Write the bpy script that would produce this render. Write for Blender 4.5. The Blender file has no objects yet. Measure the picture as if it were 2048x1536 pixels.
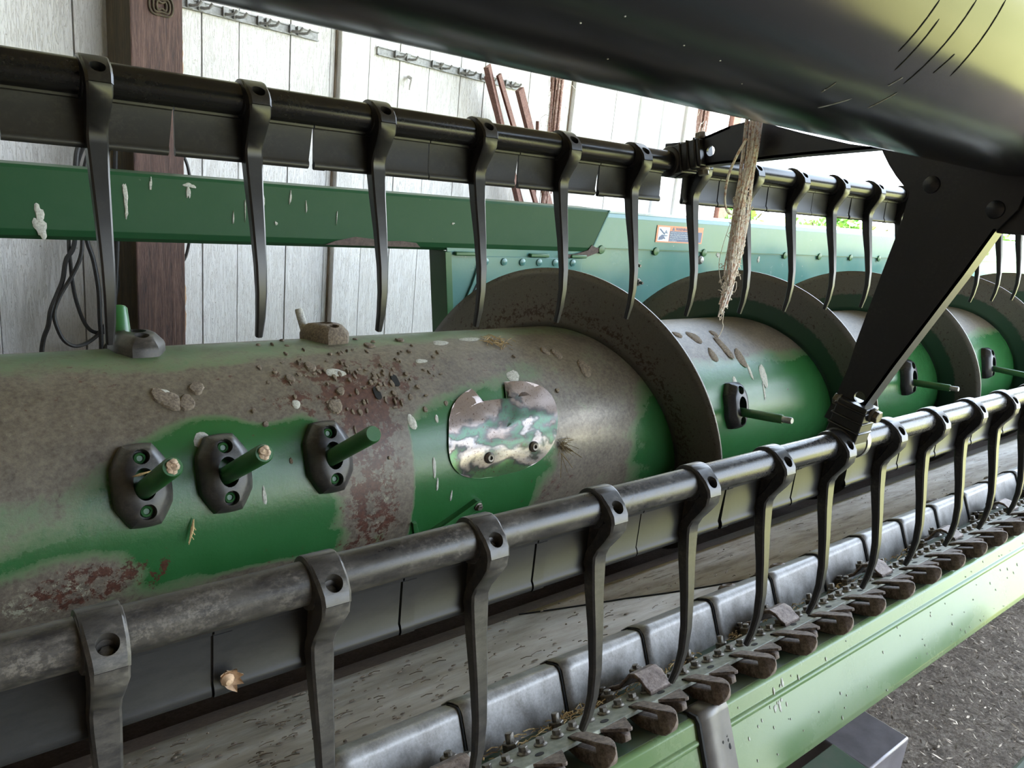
import bpy, bmesh, math, random
from mathutils import Vector, Matrix, Euler, noise as mnoise
random.seed(7)
SC = bpy.context.scene
COL = SC.collection
PI = math.pi
rad = math.radians

# ------------------------------------------------------------------ camera
cam_d = bpy.data.cameras.new('camera')
cam_d.sensor_width = 36.0
cam_d.lens = 1540.0 / 2048.0 * 36.0
cam_d.clip_start = 0.02
cam_d.clip_end = 300.0
cam = bpy.data.objects.new('camera', cam_d)
COL.objects.link(cam)
# rows: image right, image down, view direction, in world axes
RX = Vector((0.7772, -0.6213, 0.0989)).normalized()
RF = Vector((0.6233, 0.7390, -0.2561)).normalized()
RX = (RX - RF * RX.dot(RF)).normalized()
RU = RX.cross(RF).normalized()
cam.matrix_world = Matrix(((RX.x, RU.x, -RF.x, 0), (RX.y, RU.y, -RF.y, 0), (RX.z, RU.z, -RF.z, 0), (0, 0, 0, 1)))
SC.camera = cam

# ------------------------------------------------------------------ world, sun, exposure
SC.view_settings.view_transform = 'Standard'
SC.view_settings.look = 'None'
SC.view_settings.gamma = 1.0
SC.view_settings.use_curve_mapping = False
SC.view_settings.exposure = 1.25
W = bpy.data.worlds.new('world')
SC.world = W
W.use_nodes = True
wn = W.node_tree
bg = wn.nodes['Background']
wtc = wn.nodes.new('ShaderNodeTexCoord')
wsep = wn.nodes.new('ShaderNodeSeparateXYZ')
wr = wn.nodes.new('ShaderNodeValToRGB')
wn.links.new(wtc.outputs['Generated'], wsep.inputs[0])
wn.links.new(wsep.outputs['Z'], wr.inputs[0])
wr.color_ramp.elements[0].position = 0.0
wr.color_ramp.elements[0].color = (0.88, 0.94, 1.0, 1)
wr.color_ramp.elements[1].position = 0.6
wr.color_ramp.elements[1].color = (0.62, 0.78, 1.0, 1)
wn.links.new(wr.outputs[0], bg.inputs[0])
bg.inputs[1].default_value = 4.2
sun_d = bpy.data.lights.new('sun', 'SUN')
sun_d.energy = 11.0
sun_d.angle = rad(1.0)
sun_d.color = (1.0, 0.94, 0.82)
sun = bpy.data.objects.new('sun', sun_d)
COL.objects.link(sun)
# sun stands high on the open side of the shed; the roof keeps it off the machine
sv = Vector((0.10, -0.42, 0.90)).normalized()
sun.rotation_euler = sv.to_track_quat('Z', 'Y').to_euler()
sun.location = (6, 6, 9)

# ------------------------------------------------------------------ material helpers
class NT:
    def __init__(s, name):
        s.m = bpy.data.materials.new(name); s.m.use_nodes = True
        s.t = s.m.node_tree; s.b = s.t.nodes['Principled BSDF']
        s.tc = s.t.nodes.new('ShaderNodeTexCoord'); s.co = s.tc.outputs['Object']
    def L(s, a, b): s.t.links.new(a, b)
    def put(s, v, sock):
        if hasattr(v, 'is_output'): s.L(v, sock)
        elif isinstance(v, (tuple, list)):
            sock.default_value = tuple(v) + ((1,) if len(v) == 3 and len(sock.default_value) == 4 else ())
        else: sock.default_value = v
    def mapv(s, scale=(1, 1, 1), rot=(0, 0, 0), src=None):
        n = s.t.nodes.new('ShaderNodeMapping'); s.L(src or s.co, n.inputs[0])
        n.inputs['Scale'].default_value = scale; n.inputs['Rotation'].default_value = rot
        return n.outputs[0]
    def noise(s, scale, detail=5, rough=0.6, vec=None, dist=0.0):
        n = s.t.nodes.new('ShaderNodeTexNoise'); s.L(vec or s.co, n.inputs['Vector'])
        n.inputs['Scale'].default_value = scale; n.inputs['Detail'].default_value = detail
        n.inputs['Roughness'].default_value = rough; n.inputs['Distortion'].default_value = dist
        return n.outputs['Fac']
    def vor(s, scale, vec=None, feat='F1'):
        n = s.t.nodes.new('ShaderNodeTexVoronoi'); s.L(vec or s.co, n.inputs['Vector'])
        n.inputs['Scale'].default_value = scale; n.feature = feat
        return n.outputs['Distance']
    def ramp(s, fac, stops):
        n = s.t.nodes.new('ShaderNodeValToRGB'); s.L(fac, n.inputs[0]); e = n.color_ramp.elements
        while len(e) < len(stops): e.new(0.5)
        for i, (p, c) in enumerate(stops):
            e[i].position = p
            e[i].color = (c, c, c, 1) if not isinstance(c, (tuple, list)) else tuple(c[:3]) + (1,)
        return n.outputs[0]
    def mix(s, f, a, b):
        n = s.t.nodes.new('ShaderNodeMix'); n.data_type = 'RGBA'
        s.put(f, n.inputs[0]); s.put(a, n.inputs[6]); s.put(b, n.inputs[7]); return n.outputs[2]
    def math(s, op, a, b=0.0, clamp=False):
        n = s.t.nodes.new('ShaderNodeMath'); n.operation = op; n.use_clamp = clamp
        s.put(a, n.inputs[0]); s.put(b, n.inputs[1]); return n.outputs[0]
    def sep(s, v):
        n = s.t.nodes.new('ShaderNodeSeparateXYZ'); s.L(v, n.inputs[0]); return n.outputs
    def attr(s, name):
        n = s.t.nodes.new('ShaderNodeAttribute'); n.attribute_name = name
        q = s.t.nodes.new('ShaderNodeSeparateColor'); s.L(n.outputs['Color'], q.inputs[0]); return q.outputs
    def bump(s, h, strength=0.3, dist=0.002):
        n = s.t.nodes.new('ShaderNodeBump'); s.L(h, n.inputs['Height'])
        n.inputs['Strength'].default_value = strength; n.inputs['Distance'].default_value = dist
        s.L(n.outputs[0], s.b.inputs['Normal'])
    def out(s, col, rough=0.5, metal=0.0, spec=None):
        s.put(col, s.b.inputs['Base Color']); s.put(rough, s.b.inputs['Roughness']); s.put(metal, s.b.inputs['Metallic'])
        if spec is not None: s.b.inputs['Specular IOR Level'].default_value = spec
        return s.m

def srgb(r, g, b):
    f = lambda v: (v / 255.0) / 12.92 if v / 255.0 <= 0.04045 else ((v / 255.0 + 0.055) / 1.055) ** 2.4
    return (f(r), f(g), f(b))

def m_simple(name, c, rough=0.5, metal=0.0, var=0.25, scale=60, bump=0.0):
    n = NT(name); k = n.noise(scale)
    dark = tuple(v * (1 - var) for v in c); lite = tuple(min(1, v * (1 + var)) for v in c)
    if bump: n.bump(k, bump, 0.001)
    return n.out(n.mix(n.ramp(k, [(0.3, 0), (0.7, 1)]), dark, lite), rough, metal)

M = {}
def m_black(name, base=(0.012, 0.012, 0.014), dust=0.35, rough=0.32, dustc=(0.125, 0.113, 0.098), fall=True, spec=0.5):
    n = NT(name)
    a = n.ramp(n.noise(22, 6, 0.7), [(0.42, 0), (0.68, 1)])
    b = n.ramp(n.noise(260, 4, 0.7), [(0.45, 0), (0.62, 1)])
    f = n.math('MULTIPLY', n.math('MULTIPLY', a, b), dust * 1.3)
    if fall:   # the dust is thickest on the part of the bats nearest the feed opening (low x)
        g = n.t.nodes.new('ShaderNodeNewGeometry'); x = n.sep(g.outputs['Position'])[0]
        q = n.t.nodes.new('ShaderNodeMapRange'); n.L(x, q.inputs[0])
        q.inputs[1].default_value = 0.15; q.inputs[2].default_value = 0.75; q.inputs[3].default_value = 0.6; q.inputs[4].default_value = 0.05
        f = n.math('ADD', f, n.math('MULTIPLY', q.outputs[0], n.ramp(n.noise(9, 5, 0.65), [(0.3, 0.15), (0.75, 1)])), True)
        f = n.math('MULTIPLY', f, n.ramp(n.noise(70, 8, 0.8, n.mapv((0.5, 1.4, 1.4))), [(0.38, 0.25), (0.56, 1.25)]))
        f = n.math('MULTIPLY', f, dust * 1.9, True)
    n.bump(n.noise(300, 3), 0.05, 0.0006)
    return n.out(n.mix(f, base, dustc), n.math('ADD', n.math('MULTIPLY', f, 0.35), rough, True), 0.0, spec)
M['tube'] = m_black('black_bat_tube', dust=0.55, rough=0.25)
M['tube_up'] = m_black('black_bat_tube_upper', dust=0.10, rough=0.24, dustc=(0.09, 0.085, 0.06), fall=False)
M['plastic'] = m_black('black_plastic', base=(0.013, 0.013, 0.015), dust=0.42, rough=0.30)
M['plastic_up'] = m_black('black_plastic_upper', base=(0.012, 0.012, 0.014), dust=0.12, rough=0.33, fall=False)
M['slat'] = m_black('charcoal_slat', base=(0.018, 0.018, 0.019), dust=0.10, rough=0.29, dustc=(0.09, 0.088, 0.083), spec=0.17)
M['slat_up'] = m_black('charcoal_slat_upper', base=(0.022, 0.022, 0.023), dust=0.16, rough=0.42, fall=False)
M['armblack'] = m_black('black_painted_arm', base=(0.008, 0.009, 0.014), dust=0.08, rough=0.34, fall=False)

def m_reel_tube():
    n = NT('reel_tube_black')
    v = n.mapv((3, 40, 40), (0, 0, rad(0)))
    st = n.ramp(n.noise(3.0, 5, 0.6, v), [(0.60, 0), (0.74, 1)])
    sp = n.ramp(n.vor(26), [(0.015, 1), (0.05, 0)])
    f = n.math('ADD', n.math('MULTIPLY', st, 0.05), n.math('MULTIPLY', sp, 0.2), True)
    n.bump(n.noise(3.5, 2, 0.4, n.mapv((1.6, 5, 5))), 0.14, 0.01)
    return n.out(n.mix(f, (0.012, 0.012, 0.016), (0.22, 0.21, 0.17)), 0.19, 0.0, 0.42)
M['reel'] = m_reel_tube()

def m_green(name, c=(0.028, 0.125, 0.045), dust=0.3, rough=0.32, dc=(0.16, 0.18, 0.12), spots=True, spec=0.5):
    n = NT(name)
    a = n.ramp(n.noise(7, 6, 0.65), [(0.40, 0), (0.75, 1)])
    b = n.noise(180, 4, 0.7)
    f = n.math('MULTIPLY', n.math('MULTIPLY', a, n.math('ADD', b, 0.4)), dust, True)
    col = n.mix(f, c, dc)
    if spots:
        s_ = n.ramp(n.vor(34), [(0.05, 1), (0.085, 0)])
        s2 = n.ramp(n.noise(9, 2), [(0.58, 0), (0.63, 1)])
        col = n.mix(n.math('MULTIPLY', n.math('MULTIPLY', s_, s2), 0.6), col, (0.55, 0.55, 0.48))
    n.bump(n.noise(420, 2), 0.08, 0.0005)
    return n.out(col, n.math('ADD', n.math('MULTIPLY', f, 0.5), rough, True), 0.0, spec)
M['beam'] = m_green('green_beam_paint', c=(0.014, 0.060, 0.024), dust=0.06, rough=0.42, spec=0.18)
M['sheet'] = m_green('green_sheet_paint', c=(0.075, 0.190, 0.170), dust=0.22, rough=0.20, dc=(0.2, 0.29, 0.27))
M['shield'] = m_green('green_shield_paint', c=(0.140, 0.235, 0.105), dust=0.35, rough=0.22, dc=(0.32, 0.36, 0.24))
M['greenp'] = m_green('green_part_paint', c=(0.020, 0.100, 0.028), dust=0.2, spots=False)
M['dkgreen'] = m_green('dull_green_plate', c=(0.045, 0.085, 0.05), dust=0.9, rough=0.5, dc=(0.15, 0.14, 0.11))

def m_auger():
    n = NT('auger_tube_worn_paint')
    at = n.attr('wear')
    e = n.noise(26, 8, 0.72); e2 = n.noise(150, 5, 0.75); e3 = n.noise(75, 9, 0.82, dist=0.3)
    # R: share of clean paint, G: rust, B: pale primer showing
    gm = n.math('ADD', at[0], n.math('MULTIPLY', n.math('SUBTRACT', e, 0.5), 0.7))
    gm = n.math('ADD', gm, n.math('MULTIPLY', n.math('SUBTRACT', e2, 0.5), 0.25))
    green = n.mix(n.ramp(n.noise(5, 4), [(0.3, 0), (0.7, 1)]), (0.016, 0.088, 0.022), (0.026, 0.112, 0.036))
    dusty = n.mix(n.ramp(n.math('ADD', n.math('MULTIPLY', e2, 0.6), n.math('MULTIPLY', e, 0.4)), [(0.36, 0), (0.62, 1)]), (0.062, 0.050, 0.038), (0.165, 0.142, 0.108))
    mid = n.mix(0.5, (0.06, 0.12, 0.05), (0.13, 0.155, 0.09))
    col = n.mix(n.ramp(gm, [(0.28, 0), (0.50, 1)]), dusty, mid)
    col = n.mix(n.ramp(gm, [(0.50, 0), (0.74, 1)]), col, green)
    pm = n.math('ADD', at[2], n.math('MULTIPLY', n.math('SUBTRACT', e3, 0.5), 2.8))
    col = n.mix(n.ramp(pm, [(0.54, 0), (0.62, 0.8)]), col, (0.25, 0.26, 0.19))
    rm = n.math('ADD', at[1], n.math('MULTIPLY', n.math('SUBTRACT', n.noise(48, 9, 0.78, dist=0.2), 0.5), 3.0))
    rust = n.mix(n.ramp(e2, [(0.3, 0), (0.7, 1)]), (0.034, 0.014, 0.010), (0.100, 0.042, 0.026))
    col = n.mix(n.ramp(rm, [(0.53, 0), (0.58, 1)]), col, rust)
    n.bump(n.math('ADD', e3, n.math('MULTIPLY', e2, 0.5)), 0.22, 0.0015)
    al = [q for q in n.t.nodes if q.type == 'ATTRIBUTE'][0].outputs['Alpha']     # patch polished bright by crop
    r = n.math('SUBTRACT', n.ramp(gm, [(0.3, 0.46), (0.75, 0.24)]), n.math('MULTIPLY', al, 0.26), True)
    return n.out(col, r, n.math('MULTIPLY', al, 0.5), 0.5)
M['auger'] = m_auger()

def m_flight():
    n = NT('flighting_worn_steel')
    uv = n.t.nodes.new('ShaderNodeUVMap'); u = n.sep(uv.outputs[0])
    e = n.noise(80, 6, 0.75); e2 = n.noise(300, 4, 0.7)
    w = n.math('ADD', u[0], n.math('MULTIPLY', n.math('SUBTRACT', e, 0.5), 0.20))
    gx = n.t.nodes.new('ShaderNodeNewGeometry'); x = n.sep(gx.outputs['Position'])[0]
    q = n.t.nodes.new('ShaderNodeMapRange'); n.L(x, q.inputs[0])       # paint survives at the root of the outer turns only
    q.inputs[1].default_value = 1.29; q.inputs[2].default_value = 1.49; q.inputs[3].default_value = -0.42; q.inputs[4].default_value = 0.0
    w2 = n.math('SUBTRACT', w, q.outputs[0])
    steel = n.mix(e2, (0.085, 0.080, 0.070), (0.165, 0.158, 0.142))
    col = n.mix(n.ramp(w2, [(0.40, 1), (0.44, 0)]), steel, (0.018, 0.050, 0.030))
    band = n.ramp(w, [(0.05, 0.35), (0.25, 1), (0.42, 0.55), (0.8, 0.32), (1.0, 0.5)])
    dots = n.ramp(n.math('MULTIPLY', n.noise(120, 5, 0.8), n.math('ADD', n.math('MULTIPLY', band, 0.35), 0.85)), [(0.58, 0), (0.63, 1)])
    col = n.mix(n.math('MULTIPLY', dots, n.ramp(w2, [(0.38, 0), (0.43, 1)])), col, (0.055, 0.035, 0.028))
    n.bump(e2, 0.15, 0.0006)
    return n.out(col, 0.42, n.ramp(w2, [(0.40, 0.0), (0.44, 0.35)]), 0.5)
M['flight'] = m_flight()

def m_cover():
    n = NT('access_cover_patchy')
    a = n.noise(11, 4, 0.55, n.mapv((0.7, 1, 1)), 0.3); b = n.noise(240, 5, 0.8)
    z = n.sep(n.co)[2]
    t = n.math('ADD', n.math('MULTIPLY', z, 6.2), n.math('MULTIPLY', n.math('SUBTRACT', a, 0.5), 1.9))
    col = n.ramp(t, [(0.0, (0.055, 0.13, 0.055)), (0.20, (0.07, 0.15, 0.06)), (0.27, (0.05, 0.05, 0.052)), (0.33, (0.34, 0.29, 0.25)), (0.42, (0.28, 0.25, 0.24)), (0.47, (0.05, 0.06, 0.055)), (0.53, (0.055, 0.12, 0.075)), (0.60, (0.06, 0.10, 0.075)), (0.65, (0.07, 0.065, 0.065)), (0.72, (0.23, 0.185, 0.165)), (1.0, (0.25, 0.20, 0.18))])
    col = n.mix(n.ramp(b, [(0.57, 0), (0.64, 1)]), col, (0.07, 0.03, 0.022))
    n.bump(a, 0.25, 0.004)
    return n.out(col, 0.26, 0.45, 0.5)
M['cover'] = m_cover()

def m_rust(name, a=(0.075, 0.045, 0.032), b=(0.20, 0.135, 0.10), rough=0.65, metal=0.2):
    n = NT(name); e = n.noise(140, 6, 0.75); e2 = n.noise(30, 4)
    n.bump(e, 0.5, 0.0012)
    return n.out(n.mix(n.ramp(n.math('ADD', n.math('MULTIPLY', e, 0.7), n.math('MULTIPLY', e2, 0.3)), [(0.38, 0), (0.62, 1)]), a, b), rough, metal)
M['guard'] = m_rust('rusty_guard_steel', (0.028, 0.018, 0.014), (0.21, 0.165, 0.14))
M['clip'] = m_rust('rusty_clip_steel', (0.050, 0.030, 0.023), (0.20, 0.155, 0.13), 0.5, 0.4)
M['trough'] = m_rust('rusty_trough_steel', (0.045, 0.028, 0.022), (0.105, 0.075, 0.06), 0.75, 0.0)
M['bar'] = m_rust('rusty_bar_red', (0.11, 0.045, 0.035), (0.24, 0.12, 0.09), 0.7, 0.1)
M['bolt'] = m_rust('bolt_steel', (0.07, 0.06, 0.05), (0.22, 0.20, 0.17), 0.4, 0.7)
M['steel'] = m_simple('bare_steel', (0.30, 0.30, 0.30), 0.4, 0.7, 0.3, 90)
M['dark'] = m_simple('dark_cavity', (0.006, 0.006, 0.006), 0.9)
M['rubber'] = m_simple('cable_rubber', (0.022, 0.021, 0.02), 0.6, 0, 0.4, 120)
M['straw'] = m_simple('dry_straw', (0.42, 0.30, 0.14), 0.8, 0, 0.35, 400)
M['dung'] = m_simple('dried_mud', (0.15, 0.12, 0.09), 0.9, 0, 0.5, 300, 0.6)
M['splat'] = m_simple('whitish_dropping_and_hole_light', (0.38, 0.38, 0.34), 0.85, 0, 0.35, 300, 0.4)
M['bar_grey'] = m_simple('knife_bar_grey', (0.17, 0.18, 0.15), 0.5, 0.2, 0.35, 120, 0.2)

def m_galv():
    n = NT('galvanised_strip'); v = n.mapv((1, 1, 1))
    a = n.noise(40, 6, 0.7, n.mapv((1, 1, 0.5))); b = n.noise(420, 4, 0.7)
    col = n.ramp(n.math('ADD', n.math('MULTIPLY', a, 0.7), n.math('MULTIPLY', b, 0.3)), [(0.35, (0.12, 0.113, 0.105)), (0.62, (0.28, 0.275, 0.27))])
    col = n.mix(n.ramp(n.noise(70, 4, 0.7), [(0.70, 0), (0.76, 1)]), col, (0.14, 0.08, 0.05))
    n.bump(a, 0.15, 0.002)
    return n.out(col, n.ramp(a, [(0.3, 0.34), (0.7, 0.5)]), 0.4)
M['galv'] = m_galv()

def m_floor():
    n = NT('header_floor_dusty')
    v = n.mapv((1, 2.5, 2.5)); a = n.noise(9, 6, 0.65, v); b = n.noise(90, 6, 0.75, v); c = n.noise(26, 5, 0.7, n.mapv((0.6, 2.2, 2.2)))
    col = n.ramp(a, [(0.30, (0.24, 0.205, 0.17)), (0.50, (0.42, 0.38, 0.335)), (0.70, (0.52, 0.50, 0.475))])
    col = n.mix(n.ramp(c, [(0.56, 0), (0.68, 0.75)]), col, (0.10, 0.085, 0.06))
    col = n.mix(n.ramp(b, [(0.62, 0), (0.70, 0.8)]), col, (0.045, 0.035, 0.026))
    g = n.t.nodes.new('ShaderNodeNewGeometry'); x = n.sep(g.outputs['Position'])[0]
    q = n.t.nodes.new('ShaderNodeMapRange'); n.L(x, q.inputs[0]); q.inputs[1].default_value = 0.25; q.inputs[2].default_value = 1.15; q.inputs[3].default_value = 0.95; q.inputs[4].default_value = 0.0
    dirt = n.mix(n.ramp(c, [(0.35, 0), (0.65, 1)]), (0.07, 0.054, 0.039), (0.165, 0.138, 0.105))
    col = n.mix(n.math('MULTIPLY', q.outputs[0], n.ramp(n.noise(5, 6, 0.7, v), [(0.30, 0.35), (0.62, 1)])), col, dirt)
    n.bump(b, 0.4, 0.002)
    return n.out(col, 0.62, 0.0, 0.35)
M['floor'] = m_floor()

def m_wall():
    n = NT('peeling_white_plywood')
    g = n.noise(3.0, 8, 0.75, n.mapv((14, 14, 1.2)), 0.6)
    h = n.noise(12, 5, 0.7, n.mapv((9, 9, 0.9)), 1.2)
    d = n.noise(1.6, 4, 0.6)
    cr = n.ramp(h, [(0.46, 0), (0.495, 1), (0.53, 0)])
    pe = n.ramp(g, [(0.60, 0), (0.66, 1)])
    col = n.mix(n.ramp(d, [(0.35, 0), (0.7, 1)]), (0.66, 0.645, 0.61), (0.80, 0.79, 0.765))
    col = n.mix(n.math('MULTIPLY', pe, 0.40), col, (0.35, 0.31, 0.25))
    col = n.mix(n.math('MULTIPLY', cr, 0.42), col, (0.34, 0.30, 0.24))
    sp = n.ramp(n.vor(22), [(0.03, 1), (0.06, 0)]); col = n.mix(n.math('MULTIPLY', sp, 0.6), col, (0.2, 0.16, 0.11))
    n.bump(n.math('ADD', g, n.math('MULTIPLY', cr, 0.8)), 0.5, 0.006)
    return n.out(col, 0.7)
M['wall'] = m_wall()
M['whitemetal'] = m_simple('white_siding', (0.80, 0.80, 0.80), 0.45, 0, 0.05, 8)

def m_wood(name, a, b, c):
    n = NT(name)
    g = n.noise(4, 9, 0.7, n.mapv((12, 12, 0.9)), 1.0); k = n.noise(40, 5, 0.7, n.mapv((6, 6, 0.7)))
    col = n.ramp(n.math('ADD', n.math('MULTIPLY', g, 0.6), n.math('MULTIPLY', k, 0.4)), [(0.36, a), (0.5, b), (0.64, c)])
    n.bump(g, 0.6, 0.006)
    return n.out(col, 0.75)
M['post'] = m_wood('weathered_brown_post', srgb(38, 25, 20), srgb(74, 50, 41), srgb(102, 76, 64))
M['post2'] = m_wood('weathered_olive_post', srgb(44, 36, 22), srgb(68, 58, 38), srgb(92, 80, 56))
M['lightwood'] = m_wood('split_bare_wood', srgb(150, 120, 90), srgb(185, 150, 115), srgb(205, 175, 140))
M['roof'] = m_wood('roof_boards', srgb(90, 75, 60), srgb(130, 112, 92), srgb(150, 132, 110))

def m_ground():
    n = NT('chaffy_dirt'); a = n.noise(30, 8, 0.75); b = n.noise(130, 6, 0.8); c = n.noise(3, 4)
    col = n.ramp(n.math('ADD', n.math('MULTIPLY', a, 0.4), n.math('MULTIPLY', b, 0.6)), [(0.38, (0.07, 0.052, 0.038)), (0.50, (0.27, 0.21, 0.16)), (0.60, (0.55, 0.46, 0.37))])
    n.bump(b, 1.0, 0.02)
    return n.out(col, 0.9)
M['ground'] = m_ground()
def m_grass():
    n = NT('sunlit_grass'); a = n.noise(1.5, 6, 0.7); b = n.noise(14, 6, 0.7)
    return n.out(n.ramp(n.math('ADD', n.math('MULTIPLY', a, 0.5), n.math('MULTIPLY', b, 0.5)), [(0.35, (0.24, 0.26, 0.06)), (0.6, (0.52, 0.49, 0.19))]), 0.9)
M['grass'] = m_grass()
M['leaf'] = m_simple('shrub_leaf', (0.22, 0.42, 0.09), 0.6, 0, 0.5, 5)
def m_twine():
    n = NT('baling_twine'); v = n.mapv((1, 1, 1)); a = n.noise(200, 4, 0.7)
    return n.out(n.ramp(a, [(0.42, (0.58, 0.38, 0.31)), (0.46, (0.74, 0.60, 0.52)), (0.52, (0.93, 0.91, 0.89))]), 0.8)
M['twine'] = m_twine()
M['twine_red'] = m_rust('reddish_twine', (0.22, 0.09, 0.07), (0.62, 0.46, 0.40), 0.8, 0.0)
M['fibre'] = m_simple('frayed_twine_fibre', (0.72, 0.66, 0.58), 0.8, 0, 0.15, 200)

# ------------------------------------------------------------------ mesh helpers
ORI = {}
def firm(poly, e=0.0012):
    """extra points close to the corners of a profile, so that long faces shade flat"""
    out = [poly[0]]
    for a, b in zip(poly[:-1], poly[1:]):
        d = math.hypot(b[0] - a[0], b[1] - a[1])
        if d > 6 * e:
            for t in (e / d, 1 - e / d): out.append((a[0] + (b[0] - a[0]) * t, a[1] + (b[1] - a[1]) * t))
        out.append(b)
    return out
class MB:
    def __init__(s): s.v = []; s.f = []; s.mi = []; s.uv = None; s.cur = 0
    def add(s, vs, fs):
        o = len(s.v); s.v += [tuple(p) for p in vs]
        for f in fs: s.f.append(tuple(i + o for i in f)); s.mi.append(s.cur)
        return o
    def box(s, x0, x1, y0, y1, z0, z1, M4=None):
        vs = [Vector((x, y, z)) for x in (x0, x1) for y in (y0, y1) for z in (z0, z1)]
        if M4: vs = [M4 @ p for p in vs]
        s.add(vs, [(0, 1, 3, 2), (4, 6, 7, 5), (0, 4, 5, 1), (2, 3, 7, 6), (0, 2, 6, 4), (1, 5, 7, 3)])
    def prism(s, poly, x0, x1, axis='x', M4=None):
        """poly of 2-D points extruded along an axis ('x': points are (y,z); 'z': (x,y); 'y': (x,z))"""
        def P(a, b, t):
            return Vector((t, a, b)) if axis == 'x' else Vector((a, b, t)) if axis == 'z' else Vector((a, t, b))
        n = len(poly); vs = [P(a, b, x0) for a, b in poly] + [P(a, b, x1) for a, b in poly]
        if M4: vs = [M4 @ p for p in vs]
        fs = [(i, (i + 1) % n, n + (i + 1) % n, n + i) for i in range(n)]
        fs.append(tuple(range(n - 1, -1, -1))); fs.append(tuple(range(n, 2 * n)))
        s.add(vs, fs)
    def tube(s, pts, r, n=10, caps=True, up=None):
        pts = [Vector(p) for p in pts]; rs = r if isinstance(r, (list, tuple)) else [r] * len(pts)
        prev = None; rings = []
        for i, p in enumerate(pts):
            t = (pts[min(i + 1, len(pts) - 1)] - pts[max(i - 1, 0)]).normalized()
            if prev is None:
                u = t.cross(Vector((0, 0, 1)) if abs(t.z) < 0.9 else Vector((1, 0, 0))).normalized()
            else:
                u = (prev - t * prev.dot(t)).normalized()
            prev = u; w = t.cross(u)
            rings.append([p + (u * math.cos(2 * PI * k / n) + w * math.sin(2 * PI * k / n)) * rs[i] for k in range(n)])
        s.loft(rings, caps)
    def loft(s, rings, caps=True, closed=True):
        n = len(rings[0]); vs = [p for r in rings for p in r]; fs = []
        for i in range(len(rings) - 1):
            for k in range(n if closed else n - 1):
                a = i * n + k; b = i * n + (k + 1) % n
                fs.append((a, b, b + n, a + n))
        if caps:
            fs.append(tuple(range(n - 1, -1, -1))); fs.append(tuple(range((len(rings) - 1) * n, len(rings) * n)))
        s.add(vs, fs)
    def cyl(s, c, axis, r, h, n=16, r2=None):
        c = Vector(c); a = Vector(axis).normalized(); s.tube([c, c + a * h], [r, r if r2 is None else r2], n)
    def lathe(s, c, axis, prof, n=20):
        """prof: (radius, height) pairs"""
        c = Vector(c); a = Vector(axis).normalized()
        u = a.cross(Vector((0, 0, 1)) if abs(a.z) < 0.9 else Vector((1, 0, 0))).normalized(); w = a.cross(u)
        s.loft([[c + a * h + (u * math.cos(2 * PI * k / n) + w * math.sin(2 * PI * k / n)) * max(r, 1e-5) for k in range(n)] for r, h in prof])
    def build(s, name, mat, parent=None, smooth=True, bevel=0.0, angle=35, seg=2, clean=False):
        o0 = ORI.get(parent.name, Vector((0, 0, 0))) if parent is not None else Vector((0, 0, 0))
        me = bpy.data.meshes.new(name)
        me.from_pydata([tuple(Vector(p) - o0) for p in s.v], [], s.f)
        mats = mat if isinstance(mat, (list, tuple)) else [mat]
        for m in mats: me.materials.append(m)
        if len(mats) > 1:
            for p, i in zip(me.polygons, s.mi): p.material_index = i
        bm = bmesh.new(); bm.from_mesh(me)
        if clean: bmesh.ops.remove_doubles(bm, verts=bm.verts, dist=1e-5)
        bmesh.ops.recalc_face_normals(bm, faces=bm.faces); bm.to_mesh(me); bm.free()
        if smooth:
            for p in me.polygons: p.use_smooth = True
            me.set_sharp_from_angle(angle=rad(angle))
        o = bpy.data.objects.new(name, me); COL.objects.link(o); ORI[o.name] = o0
        if parent is not None: o.parent = parent
        if bevel:
            b = o.modifiers.new('bevel', 'BEVEL'); b.width = bevel; b.segments = seg; b.limit_method = 'ANGLE'; b.angle_limit = rad(40)
        return o

def thing(name, label, cat, loc=(0, 0, 0), group=None):
    o = bpy.data.objects.new(name, None); COL.objects.link(o); o.location = loc; o.empty_display_size = 0.05
    o['label'] = label; o['category'] = cat
    if group: o['group'] = group
    ORI[o.name] = Vector(loc)
    return o
def tag(o, label, cat, group=None, kind=None):
    o['label'] = label; o['category'] = cat
    if group: o['group'] = group
    if kind: o['kind'] = kind
    return o
def struct(o): o['kind'] = 'structure'; return o
def bake(o):
    """apply an object's modifiers into its mesh"""
    bpy.context.view_layer.update()
    dg = bpy.context.evaluated_depsgraph_get()
    me = bpy.data.meshes.new_from_object(o.evaluated_get(dg)); o.modifiers.clear(); o.data = me
    return o
def cut(o, cutters):
    for c in cutters:
        b = o.modifiers.new('cut', 'BOOLEAN'); b.operation = 'DIFFERENCE'; b.solver = 'EXACT'; b.use_self = True; b.object = c
    bake(o)
    for c in cutters: bpy.data.objects.remove(c)
    for p in o.data.polygons: p.use_smooth = True
    o.data.set_sharp_from_angle(angle=rad(35))
    return o
def dup(o, parent=None, loc=None, recurse=True):
    c = o.copy(); COL.objects.link(c)
    if parent is not None: c.parent = parent
    if loc is not None: c.location = loc
    if recurse:
        for ch in o.children: dup(ch, c)
    return c
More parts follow.
